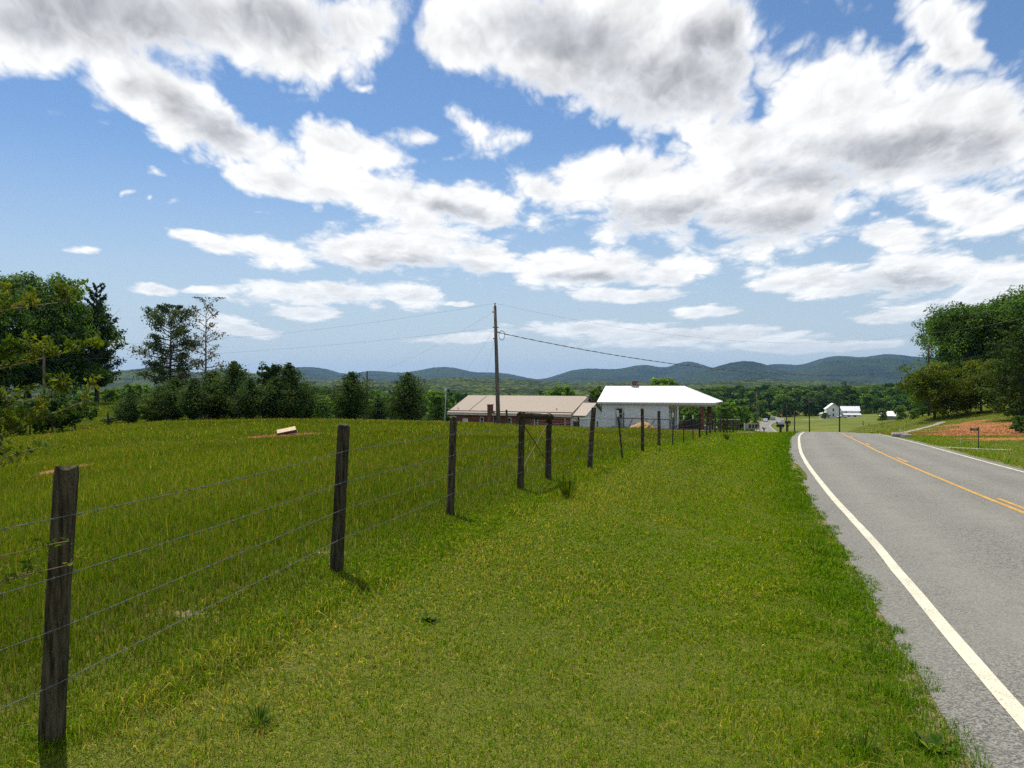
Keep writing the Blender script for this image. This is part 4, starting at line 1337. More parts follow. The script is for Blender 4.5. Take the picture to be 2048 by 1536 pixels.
for px, d, ty, k, lab in ((1128, 190, 764, 2, 'airy rounded tree rising above the hall roof'), (1188, 185, 770, 3, 'dark-leaved rounded tree between the hall and the white house'), (1332, 175, 748, 2, 'tall rounded tree rising behind the white house roof'),
                          (1452, 150, 798, 2, 'bright lime-green tree right of the porch'), (1478, 175, 806, 0, 'soft grey-green tree between the porch and the far road'), (875, 170, 775, 2, 'slender yellow-green tree left of the hall roof'),
                          (645, 110, 792, 2, 'lime-green bush between the cedars'), (1378, 130, 808, 3, 'leafy tree seen through the porch'), (1356, 135, 806, 1, 'dark tree seen through the porch')):
    x = pxd(px, d); z = g1(x, d)
    hgt = CAMZ - (ty - HOR) / FPX * d - z
    sc = hgt / 17.0
    o = copy_thing(protos[k], (x, d, z - 0.2), px * 0.7, (max(sc, 0.28) * 0.9, max(sc, 0.28) * 0.9, sc), lab)
    del o['group']
for px, d, ty, lab in ((1505, 215, 843, 'round lime bush above the grey panel'), (1557, 480, 825, 'pale bush at the far bend of the road'), (1800, 285, 808, 'bright green tree beside the small barn'), (1835, 270, 815, 'thin pale tree right of the small barn'), (1765, 300, 815, 'leafy tree left of the small barn')):
    x = pxd(px, d); z = g1(x, d)
    hgt = max(1.2, CAMZ - (ty - HOR) / FPX * d - z)
    o = copy_thing(protos[2], (x, d, z - 0.2), px * 0.3, (hgt / 17 * 1.1, hgt / 17 * 1.1, hgt / 17), lab)
    del o['group']


# ---- the young redcedar beside the camera: its branches reach into the picture from the left
def near_cedar():
    bx, by = -3.05, 2.75
    t = thing('young_cedar', 'near cedar reaching twiggy branches in from the left edge', 'tree', (bx, by, g1(bx, by)))
    rs = np.random.default_rng(77)
    wd = MB()
    wd.tube([(0, 0, -0.1), (0.02, 0.03, 0.9), (0.0, 0.05, 1.9), (0.03, 0.02, 2.9), (0.0, 0.0, 3.5)], [0.06, 0.05, 0.038, 0.022, 0.006], 8, jit=0.1)
    obj('trunk', wd.mesh('trunk', True), M_BARK, t)
    # branch tips read off the photo at their own distance
    tips = [(190, 690, 2.9, 1.75), (180, 798, 2.75, 1.35), (40, 905, 2.6, 1.2), (140, 1082, 2.85, 1.15), (145, 1128, 2.9, 1.0), (60, 1150, 2.6, 0.9), (120, 780, 3.0, 1.5), (150, 600, 3.1, 2.1), (30, 700, 2.8, 1.7), (70, 840, 2.9, 1.4), (20, 1110, 2.8, 0.95)]
    for (px, py, d, z0) in tips:
        e = Vector(P(px, py, d)) - Vector((bx, by, g1(bx, by)))
        s0 = Vector((0.01, 0.03, z0 - 0.35))
        m = s0.lerp(e, 0.5) + Vector((0, 0, 0.04 - 0.05 * rs.uniform()))
        br = MB()
        br.tube([s0, s0.lerp(m, 0.6), m, m.lerp(e, 0.5) + Vector((0, 0, -0.01)), e], [0.008, 0.0065, 0.0048, 0.003, 0.0012], 6, jit=0.2)
        pos, col, nr = [], [], []
        dense = 560 if py < 900 else 260
        for q in range(40 if py < 900 else 18):
            tt = rs.uniform(0.30, 1.0)
            c = (s0.lerp(m, tt * 2) if tt < 0.5 else m.lerp(e, tt * 2 - 1))
            tw = Vector((rs.normal(0.3, 0.5), rs.normal(0, 0.5), rs.uniform(0.1, 0.9))).normalized() * rs.uniform(0.04, 0.13)
            br.tube([c, c + tw * 0.6, c + tw], [0.002, 0.0015, 0.0007], 4, caps=False)
            k = max(3, dense // 14)
            f = rs.uniform(0.1, 1.05, k)
            pos.append(np.array(c)[None] + np.array(tw)[None] * f[:, None] + rs.normal(0, 0.011, (k, 3)))
            base = np.array([(0.10, 0.135, 0.014), (0.16, 0.17, 0.02), (0.06, 0.095, 0.012)])[rs.integers(0, 3)]
            if px == 120 and q in (3, 4):
                base = np.array((0.50, 0.16, 0.02))
            col.append(base[None] * rs.uniform(0.7, 1.3, (k, 1))); nr.append(rs.normal(0, 1, (k, 3)))
        pos, col, nr = map(np.concatenate, (pos, col, nr))
        b = obj('branch', br.mesh('branch', True), M_TWIG, t)
        lc = leaf_cloud(pos, nr, 0.026, col, aspect=0.38)
        obj('foliage', mesh_np('foliage', lc[0], lc[1], {'Col': lc[2]}), M_LEAF, b)


M_TWIG = simple('twig', (0.24, 0.17, 0.09), 0.8, var=0.3, scale=30)
near_cedar()

# ------------------------------------------------------------------ built things: materials
M_POST = simple('weathered_post', (0.120, 0.100, 0.064), 0.98, var=0.65, scale=9, bump=0.9, stretch=(5, 5, 0.5), col2=(0.028, 0.024, 0.014), spec=0.03)
M_LICHEN = simple('lichen_wood', (0.34, 0.32, 0.25), 0.95, scale=22, bump=0.8, col2=(0.05, 0.05, 0.032), spec=0.1)
M_WIRE = simple('galvanised_wire', (0.16, 0.17, 0.16), 0.7, 0.1, var=0.4, scale=30)
M_PALEW = simple('pale_rusted_wire', (0.20, 0.16, 0.11), 0.8, 0.1, var=0.3, scale=30)
M_RUST = simple('rusty_wire', (0.10, 0.055, 0.030), 0.8, 0.2, var=0.5, scale=30)
M_TPOST = simple('dark_steel_post', (0.030, 0.036, 0.030), 0.7, 0.2, var=0.4, scale=14)
M_TIP = simple('white_post_tip', (0.62, 0.62, 0.58), 0.7, var=0.2, scale=14)
M_POLE = simple('pole_wood', (0.20, 0.165, 0.135), 0.9, var=0.5, scale=5, bump=0.5, stretch=(4, 4, 0.3), spec=0.15)
M_POLED = simple('dark_pole_wood', (0.070, 0.056, 0.045), 0.9, var=0.5, scale=5, stretch=(4, 4, 0.3), spec=0.15)
M_CABLE = simple('cable', (0.05, 0.05, 0.055), 0.6, var=0.2)
M_CABLEL = simple('light_cable', (0.42, 0.42, 0.42), 0.5, 0.3, var=0.3)
M_INSUL = simple('insulator', (0.18, 0.19, 0.20), 0.3, var=0.2)
M_SIDING = None
M_TRIM = simple('white_trim', (0.78, 0.78, 0.74), 0.6, var=0.12, scale=3)
M_CREAM = simple('cream_fascia', (0.62, 0.58, 0.48), 0.6, var=0.15, scale=3)
M_GLASS = simple('dark_window', (0.030, 0.034, 0.040), 0.08, var=0.3, scale=2, spec=0.6)
M_DOOR = simple('grey_door', (0.30, 0.31, 0.30), 0.6, var=0.2, scale=4)
M_CONC = simple('concrete', (0.36, 0.35, 0.32), 0.9, var=0.3, scale=6, bump=0.4)
M_TANROOF = None
M_RUSTRED = simple('red_trim', (0.22, 0.065, 0.040), 0.6, var=0.3, scale=4)
M_GATE = simple('red_gate_paint', (0.27, 0.075, 0.045), 0.5, var=0.35, scale=8)
M_PLANK = simple('raw_planks', (0.62, 0.47, 0.30), 0.8, var=0.35, scale=5, bump=0.4, stretch=(0.8, 6, 6))
M_STRAW = simple('straw', (0.56, 0.38, 0.16), 0.95, var=0.5, scale=24, bump=1.0)
M_BLACK = simple('black_metal', (0.018, 0.018, 0.020), 0.5, var=0.3)
M_GALV = simple('galvanised_metal', (0.50, 0.51, 0.52), 0.45, 0.6, var=0.25, scale=8)
M_GREEN = simple('green_sign', (0.006, 0.075, 0.030), 0.5, var=0.15)
M_ORANGE = simple('orange_sign', (0.72, 0.19, 0.015), 0.6, var=0.15)
M_BLUE = simple('blue_plastic', (0.12, 0.14, 0.36), 0.5, var=0.2)
M_TYRE = simple('tyre', (0.015, 0.015, 0.016), 0.8, var=0.2)
M_RIM = simple('wheel_rim', (0.42, 0.42, 0.43), 0.35, 0.7, var=0.15)


def ribbed(name, c1, c2, scale, rough=0.45, axis='X', metal=0.0, line=0.05, stain=None, joint=0.45):
    """courses or ribs with a dark joint: only colour, fine relief and wear"""
    m, T, out = mat_base(name)
    co = T.node('ShaderNodeTexCoord').outputs['Object']
    sp = T.node('ShaderNodeSeparateXYZ'); T.link(co, sp.inputs[0])
    v = T.math('FRACT', T.math('MULTIPLY', sp.outputs[{'X': 0, 'Y': 1, 'Z': 2}[axis]], scale))
    k = T.math('LESS_THAN', v, line)
    n = T.noise(co, 1.6, 5, 0.6)
    c = T.mix(T.smooth(n, 0.3, 0.7), c2, c1)
    c = T.mix(T.math('MULTIPLY', k, joint), c, tuple(q * 0.45 for q in c2))
    if stain:
        n2 = T.noise(co, 0.7, 6, 0.65)
        c = T.mix(T.math('MULTIPLY', T.smooth(n2, 0.56, 0.72), 0.5), c, stain)
    b = T.node('ShaderNodeBsdfPrincipled')
    T.link(c, b.inputs['Base Color']); b.inputs['Roughness'].default_value = rough; b.inputs['Metallic'].default_value = metal
    bn = T.node('ShaderNodeBump'); bn.inputs['Strength'].default_value = 0.5; bn.inputs['Distance'].default_value = 0.02
    T.link(v, bn.inputs['Height']); T.link(bn.outputs[0], b.inputs['Normal'])
    T.link(b.outputs[0], out.inputs[0])
    return m


def brickmat():
    m, T, out = mat_base('red_brick')
    co = T.node('ShaderNodeTexCoord').outputs['Object']
    mp = T.node('ShaderNodeMapping'); mp.inputs['Rotation'].default_value = (R(90), 0, 0)
    T.link(co, mp.inputs[0])
    br = T.node('ShaderNodeTexBrick'); T.link(mp.outputs[0], br.inputs['Vector'])
    br.inputs['Scale'].default_value = 1.0; br.inputs['Brick Width'].default_value = 0.22; br.inputs['Row Height'].default_value = 0.075; br.inputs['Mortar Size'].default_value = 0.008
    br.inputs['Color1'].default_value = (0.150, 0.046, 0.026, 1); br.inputs['Color2'].default_value = (0.205, 0.072, 0.042, 1); br.inputs['Mortar'].default_value = (0.17, 0.10, 0.075, 1)
    c = T.mix(T.math('MULTIPLY', T.smooth(T.noise(co, 0.8, 4, 0.6), 0.4, 0.7), 0.4), br.outputs['Color'], (0.10, 0.036, 0.022))
    b = T.node('ShaderNodeBsdfPrincipled'); T.link(c, b.inputs['Base Color']); b.inputs['Roughness'].default_value = 0.9
    T.link(b.outputs[0], out.inputs[0])
    return m


M_SIDING = ribbed('white_clapboard', (0.80, 0.81, 0.80), (0.70, 0.72, 0.72), 6.5, 0.6, 'Z', line=0.12, stain=(0.50, 0.52, 0.50), joint=0.12)
M_TANROOF = ribbed('tan_metal_roof', (0.165, 0.107, 0.060), (0.142, 0.091, 0.051), 1.6, 0.5, 'X', line=0.06, stain=(0.15, 0.10, 0.062))
M_WHROOF = ribbed('white_metal_roof', (0.86, 0.87, 0.88), (0.80, 0.81, 0.82), 1.7, 0.42, 'X', line=0.05, stain=(0.72, 0.70, 0.66))
M_BRICK = brickmat()
M_BOARD = ribbed('weathered_grey_board', (0.42, 0.42, 0.39), (0.33, 0.33, 0.30), 3.0, 0.85, 'X', line=0.06, stain=(0.25, 0.21, 0.17))


def vary(m, amount):
    """let every object with this material have its own tone"""
    T = m.node_tree
    b = next(n for n in T.nodes if n.type == 'BSDF_PRINCIPLED')
    src = b.inputs['Base Color'].links[0].from_socket
    oi = T.nodes.new('ShaderNodeObjectInfo')
    mr = T.nodes.new('ShaderNodeMapRange'); mr.inputs['To Min'].default_value, mr.inputs['To Max'].default_value = 1 - amount, 1 + amount
    T.links.new(oi.outputs['Random'], mr.inputs['Value'])
    sc = T.nodes.new('ShaderNodeVectorMath'); sc.operation = 'SCALE'
    T.links.new(src, sc.inputs[0]); T.links.new(mr.outputs[0], sc.inputs['Scale'])
    T.links.new(sc.outputs[0], b.inputs['Base Color'])


vary(M_POST, 0.40)


# ------------------------------------------------------------------ the wire fence along the verge
def build_fence():
    F = thing('wire_fence', 'barbed wire fence on old wooden posts along the verge', 'fence', (0, 0, 0))
    # (base px, distance, top lean in x, height, kind)
    posts = [(-620, 1.35, 0.03, 1.25, 'w'), (100, 3.64, 0.073, 1.25, 'w'), (672, 6.9, 0.065, 1.25, 'w'), (899, 10.26, 0.05, 1.25, 'w'), (1041, 13.07, 0.03, 1.26, 'b'), (1096, 14.6, 0.02, 1.20, 'b'), (1179, 16.9, 0.09, 1.28, 'w'),
             (1245, 19.9, -0.12, 1.22, 't'), (1285, 23.0, -0.01, 1.25, 'w'), (1318, 27.4, 0.0, 1.25, 'w'), (1345, 31.4, 0.03, 1.30, 't'), (1367, 35.2, 0.02, 1.22, 't'), (1386, 39.2, 0.0, 1.25, 't'), (1399, 42.8, 0.03, 1.28, 'w'),
             (1413, 46.6, 0.06, 1.22, 'w'), (1420, 49.3, -0.03, 1.25, 'w'), (1430, 53.5, 0.02, 1.25, 'w'), (1440, 58, 0.04, 1.3, 'w'), (1447, 62, 0.0, 1.25, 'w'), (1454, 66.4, 0.03, 1.25, 'w'), (1460, 71, -0.03, 1.2, 'w'), (1466, 76, 0.04, 1.25, 'w'), (1472, 82, 0.0, 1.25, 'w'), (1478, 88, 0.02, 1.2, 'w')]
    info = []
    for i, (px, d, lean, h, kind) in enumerate(posts):
        x = fence_x(d) if px < 0 else pxd(px, d)
        x = float(x)
        z = g1(x, d)
        info.append((x, d, z, lean, h, kind))
        rs = random.Random(i)
        if kind in 'wb':
            r = 0.050 if kind == 'w' else 0.052
            if i > 8:
                r = 0.055
            m = MB()
            n = 11
            o = []
            path = [(lean * t, 0.012 * math.sin(t * 5 + i), h * t if t > 0 else -0.25) for t in (0, 0.12, 0.3, 0.5, 0.7, 0.88, 0.97, 1.0)]
            prof = [1.12, 1.06, 1.0, 0.98, 0.97, 0.98, 0.97, 0.90]
            jag = [1 + rs.uniform(-0.14, 0.14) for _ in range(n)]
            cap = [rs.uniform(-0.012, 0.012) for _ in range(n)]
            for j, (p, q) in enumerate(zip(path, prof)):
                for k in range(n):
                    an = 2 * math.pi * k / n
                    rr = r * q * jag[k] * (1 + rs.uniform(-0.03, 0.03))
                    m.v.append((p[0] + rr * math.cos(an), p[1] + rr * math.sin(an), p[2] + (cap[k] if j >= 6 else 0)))
            for j in range(len(path) - 1):
                for k in range(n):
                    a, b = j * n + k, j * n + (k + 1) % n
                    m.f.append((a, b, b + n, a + n))
            m.v.append((lean, 0, h + 0.004))
            for k in range(n):
                m.f.append(((len(path) - 1) * n + k, (len(path) - 1) * n + (k + 1) % n, len(m.v) - 1))
            obj('fence_post' if kind == 'w' else 'brace_post', m.mesh('fence_post'), M_POST, F, (x, d, z), rs.uniform(0, 0.3))
            if kind == 'w' and i in (2, 3):
                c = MB(); c.tube([(lean, 0, h - 0.004), (lean, 0, h + 0.012)], [r * 0.93, r * 0.8], 11, jit=0.2)
                obj('post_cap', c.mesh('post_cap'), M_LICHEN, F, (x, d, z))
        else:
            m = MB()
            M = Matrix.Translation((x, d, z)) @ Matrix.Shear('XY', 4, (lean / h, 0))
            m.box((-0.022, -0.005, -0.2), (0.022, 0.005, h), M); m.box((-0.005, 0.005, -0.2), (0.005, 0.032, h), M)
            for q in range(6):
                m.box((-0.010, -0.014, 0.2 + q * 0.17), (0.010, -0.005, 0.225 + q * 0.17), M)
            p = obj('steel_post', m, M_TPOST, F)
            c = MB(); c.box((-0.025, -0.009, h - 0.17), (0.025, 0.036, h + 0.006), M)
            obj('white_tip', c, M_TIP, p)
    # four strands
    hs = [1.04, 0.775, 0.54, 0.29]
    for w, hh in enumerate(hs):
        m = MB()
        pts = []
        for i, (x, d, z, lean, h, kind) in enumerate(info):
            f = hh * (h / 1.25)
            pts.append(Vector((x + lean * f / h + 0.055, d - 0.045, z + f)))
        for i in range(len(pts) - 1):
            a, b = pts[i], pts[i + 1]
            L = (b - a).length
            rr = 0.0019 + 0.00003 * a.y
            near = a.y < 25
            n = max(4, int(L / (0.06 if a.y < 12 else 0.25)))
            sag = 0.010 * L * (0.6 + 0.5 * math.sin(i * 2.1 + w))
            path = []
            for q in range(n + 1):
                t = q / n
                p = a.lerp(b, t); p.z -= sag * 4 * t * (1 - t) * 0.5
                path.append(p)
            m.tube(path, [rr * (1 + 0.45 * math.sin(q * 2.2)) for q in range(n + 1)], 5, caps=False)
            if near:
                for q in range(int(L / 0.125)):
                    t = (q + 0.5) * 0.125 / L
                    p = a.lerp(b, t); p.z -= sag * 4 * t * (1 - t) * 0.5
                    dr = (b - a).normalized()
                    m.tube([p - dr * 0.008, p + dr * 0.008], 0.0040, 5)
                    for an in (0.5 + q, 2.1 + q):
                        v = Vector((math.sin(an) * 0.3, math.cos(an) * 0.4, math.sin(an * 1.7))).normalized() * 0.013
                        m.tube([p - v, p + v], 0.0011, 4)
        obj('barbed_wire', m, M_WIRE, F)
    # the H-brace: top rail with lichen and crossed brace wires
    a, b = info[4], info[5]
    ra, rb = Vector((a[0] + a[3], a[1], a[2] + 1.20)), Vector((b[0] + b[3], b[1], b[2] + 1.14))
    m = MB(); m.tube([ra.lerp(rb, t) for t in (-0.10, 0.1, 0.35, 0.6, 0.85, 1.12)], [0.048, 0.052, 0.050, 0.053, 0.050, 0.045], 10, jit=0.18)
    rail = obj('brace_rail', m.mesh('brace_rail'), M_POST, F)
    m = MB()
    for q in range(16):
        p = ra.lerp(rb, random.uniform(-0.08, 1.1)) + Vector((random.uniform(-0.03, 0.03), random.uniform(-0.04, 0.02), 0.045))
        m.tube([p + Vector((0, 0, -0.012)), p + Vector((0, 0, 0.008))], [random.uniform(0.02, 0.045), random.uniform(0.01, 0.025)], 7, jit=0.5)
    obj('lichen', m, M_LICHEN, rail)
    m = MB(); m.tube([ra + Vector((0.03, -0.03, -0.17)), Vector((b[0], b[1], b[2] + 0.30))], 0.009, 6)
    obj('brace_wire', m, M_RUST, F)
    m = MB(); m.tube([rb + Vector((-0.03, -0.03, -0.12)), Vector((a[0] + 0.02, a[1], a[2] + 0.32))], 0.0055, 6)
    obj('brace_wire', m, M_PALEW, F)


build_fence()


# ------------------------------------------------------------------ white house
def rot_frame(x, y, z, ang):
    return Matrix.Translation((x, y, z)) @ Matrix.Rotation(ang, 4, 'Z')


def window(parent, u, v, z0, w, h, axis='u', sash=True, depth=0.05, glass=None):
    """window on a wall facing -v (axis u) or +u (axis v): frame proud of the wall, pane and bars inside it"""
    def bx(a0, a1, z_0, z_1, d0, d1):
        m = MB()
        if axis == 'u':
            m.box((u + a0, v - d1, z_0), (u + a1, v - d0, z_1))
        else:
            m.box((u + d0, v + a0, z_0), (u + d1, v + a1, z_1))
        return m
    f = MB()
    t = 0.09
    for (a0, a1, b0, b1) in ((-w / 2 - t, -w / 2, z0 - t, z0 + h + t), (w / 2, w / 2 + t, z0 - t, z0 + h + t), (-w / 2, w / 2, z0 + h, z0 + h + t), (-w / 2, w / 2, z0 - t, z0)):
        q = bx(a0, a1, b0, b1, 0.003, depth)
        f.add(q.v, q.f)
    if sash:
        q = bx(-w / 2, w / 2, z0 + h * 0.5 - 0.025, z0 + h * 0.5 + 0.025, 0.012, depth * 0.8)
        f.add(q.v, q.f)
    wn = obj('window', f, M_TRIM, parent)
    obj('pane', bx(-w / 2, w / 2, z0, z0 + h, 0.004, 0.010), glass or M_GLASS, wn)
    return wn


def build_white_house():
    ang = -R(20)
    gx, gy = 10.35, 92.0
    zb = -3.12
    H = thing('white_house', 'small white clapboard house with bright metal roof and brick-columned porch', 'house', (gx, gy, zb), ang)
    L, W, EV = 7.6, 8.0, 2.95
    m = MB().box((0, 0, -0.6), (L, W, EV - 0.02))
    obj('wall', m, M_SIDING, H)
    RZ = 4.80
    # gable triangle at the left end
    g = MB().prism([(0.0, 0.02, EV - 0.02), (0.0, W - 0.02, EV - 0.02), (0.0, W / 2, RZ - 0.12)], (0.12, 0, 0))
    obj('gable', g, M_SIDING, H)
    # roof: gable at the left, hip over the porch at the right, as a thick shell
    ov, xr, rx = 0.40, 12.75, 8.75
    A, B, C_, D_ = (-0.5, -ov, EV), (xr, -ov, EV), (xr, W + ov, EV), (-0.5, W + ov, EV)
    E_, F_ = (-0.5, W / 2, RZ), (rx, W / 2, RZ)
    r = MB()
    th = 0.09
    top = [A, B, C_, D_, E_, F_]
    dn = lambda p: (p[0], p[1], p[2] - th)
    r.add(top + [dn(p) for p in top], [(0, 1, 5, 4), (1, 2, 5), (2, 3, 4, 5), (6, 10, 11, 7), (7, 11, 8), (8, 11, 10, 9), (0, 6, 7, 1), (1, 7, 8, 2), (2, 8, 9, 3), (3, 9, 10, 4), (4, 10, 6, 0)])
    roof = obj('roof', r, M_WHROOF, H)
    c = MB(); c.tube([(-0.5, W / 2, RZ + 0.01), (rx, W / 2, RZ + 0.01)], 0.05, 6); obj('ridge_cap', c, M_RUSTRED, roof)
    # chimney
    c = MB().box((2.75, W / 2 - 0.30, RZ - 0.35), (3.3, W / 2 + 0.28, RZ + 0.42)); c.box((2.70, W / 2 - 0.35, RZ + 0.42), (3.35, W / 2 + 0.33, RZ + 0.56))
    ch = obj('chimney', c, M_BRICK, roof)
    obj('flashing', MB().box((2.68, W / 2 - 0.42, RZ - 0.35), (3.37, W / 2 - 0.305, RZ + 0.02)), M_GALV, ch)
    # fascia and porch beam
    obj('fascia', MB().box((-0.45, -ov + 0.03, EV - 0.24), (xr - 0.05, -ov + 0.10, EV - 0.095)), M_CREAM, H)
    obj('porch_beam', MB().box((L + 0.003, 0.0, EV - 0.42), (12.2, 0.22, EV - 0.245)).box((12.0, 0.225, EV - 0.42), (12.2, W, EV - 0.245)), M_CREAM, H)
    obj('porch_ceiling', MB().box((L + 0.01, 0.23, EV - 0.25), (11.98, W - 0.05, EV - 0.20)), M_TRIM, H)
    for v0 in (0.0, W - 0.45):
        cl = MB().box((11.0, v0, 0.0), (11.45, v0 + 0.45, EV - 0.425)); cl.box((10.94, v0 - 0.06, -0.4), (11.51, v0 + 0.51, 0.18))
        obj('porch_column', cl, M_BRICK, H)
    obj('porch_floor', MB().box((L + 0.004, -0.02, -0.4), (11.8, W, 0.06)), M_CONC, H)
    obj('porch_wall', MB().box((8.7, 0.05, 0.065), (10.99, 0.25, 0.72)), M_BRICK, H)
    obj('porch_post', MB().box((8.55, 0.05, 0.065), (8.68, 0.18, EV - 0.425)), M_TRIM, H)
    # corner boards
    for u in (-0.015, L - 0.105):
        obj('corner_board', MB().box((u, -0.022, -0.5), (u + 0.12, -0.003, EV - 0.1)), M_TRIM, H)
    # side door with its step
    d = obj('door', MB().box((1.62, -0.05, 0.32), (2.42, -0.004, 0.98)), M_DOOR, H)
    obj('pane', MB().box((1.70, -0.045, 1.02), (2.34, -0.012, 2.18)), M_GLASS, d)
    fr = MB()
    for q in (((1.52, -0.065, 0.25), (1.615, -0.003, 2.32)), ((2.425, -0.065, 0.25), (2.52, -0.003, 2.32)), ((1.62, -0.065, 2.22), (2.42, -0.003, 2.32)), ((1.62, -0.055, 1.55), (2.42, -0.046, 1.62)), ((1.62, -0.06, 0.98), (2.42, -0.003, 1.02))):
        fr.box(*q)
    obj('door_frame', fr, M_CREAM, d)
    obj('doorstep', MB().box((1.25, -0.75, -0.45), (2.75, -0.03, 0.22)).box((1.25, -1.15, -0.45), (2.75, -0.755, 0.02)), M_CONC, H)
    # porch end wall: door between two windows
    window(H, L + 0.001, 1.6, 0.75, 0.75, 1.45, 'v')
    window(H, L + 0.001, 6.2, 0.75, 0.75, 1.45, 'v')
    dd = obj('front_door', MB().box((L + 0.004, 3.4, 0.1), (L + 0.04, 4.4, 2.15)), M_DOOR, H)
    # things by the house
    gw = lambda u, v, z=0.0: H.matrix_basis @ Vector((u, v, z))
    p = gw(5.0, -2.2)
    b = thing('straw_pile', 'heap of golden straw against the house wall', 'straw', (p.x, p.y, g1(p.x, p.y)), ang)
    s = MB()
    rs = random.Random(3)
    n = 18
    rings = [(1.0, 0.0), (0.86, 0.22), (0.62, 0.5), (0.36, 0.75), (0.12, 0.9)]
    for (rr, zz) in rings:
        for k in range(n):
            an = 2 * math.pi * k / n
            q = rr * (1 + rs.uniform(-0.13, 0.13))
            s.v.append((1.45 * q * math.cos(an) + 0.25 * zz, 0.75 * q * math.sin(an), zz * 0.85 + rs.uniform(-0.05, 0.05) - (0.1 if zz == 0 else 0)))
    for i in range(len(rings) - 1):
        for k in range(n):
            a, c = i * n + k, i * n + (k + 1) % n
            s.f.append((a, c, c + n, a + n))
    s.f.append(tuple((len(rings) - 1) * n + k for k in range(n)))
    obj('straw_mound', s.mesh('straw_mound'), M_STRAW, b)
    st = MB()
    for q in range(420):
        an = rs.uniform(0, 6.28); rr = rs.uniform(0, 1.12) ** 0.7; zz = max(0.02, 0.78 * max(0.0, 1 - rr) ** 0.9) + rs.uniform(-0.02, 0.08)
        c = Vector((1.45 * rr * math.cos(an) + 0.1, 0.75 * rr * math.sin(an), zz)); v = Vector((rs.uniform(-1, 1), rs.uniform(-1, 1), rs.uniform(-0.5, 0.5))).normalized() * rs.uniform(0.08, 0.22)
        st.add([c - v, c + v, c + v * 0.3 + Vector((0, 0, 0.03))], [(0, 1, 2)])
    tag(obj('loose_straw', st, M_STRAW, b), kind='stuff')
    p = gw(5.4, -1.5)
    b = thing('pipe_frame', 'dark bent-pipe rack standing over the straw heap', 'rack', (p.x, p.y, g1(p.x, p.y)), ang)
    m = MB()
    m.tube([(-3.1, 0, 1.12), (-0.6, 0, 1.08), (2.5, 0, 1.02), (2.6, 0, 0.95), (2.6, 0, -0.05)], 0.05, 6)
    obj('top_rail', m, M_BLACK, b)
    for q in (((-3.1, 0, 1.12), (-2.85, 0.1, 0.0)), ((-1.55, 0, 1.08), (-2.0, 0, 0.0)), ((-0.1, 0, 1.05), (0.5, 0, 0.0)), ((0.95, 0, 1.04), (0.45, 0, 0.25))):
        obj('rack_leg', MB().tube(q, 0.04, 6), M_BLACK, b)
    obj('upright', MB().box((-2.6, -0.04, -0.1), (-2.5, 0.04, 1.75)), M_POLED, b)
    p = gw(9.9, -0.6)
    b = thing('porch_bench', 'low black bench in front of the porch wall', 'bench', (p.x, p.y, g1(p.x, p.y)), ang)
    obj('seat', MB().box((-1.2, -0.25, 0.42), (1.1, 0.25, 0.5)), M_BLACK, b)
    obj('backrest', MB().box((-0.6, 0.22, 0.55), (1.1, 0.28, 0.95)), M_BLACK, b)
    for u in (-1.1, 1.0):
        obj('leg', MB().box((u, -0.22, 0), (u + 0.08, 0.22, 0.418)), M_BLACK, b)
    return H


build_white_house()


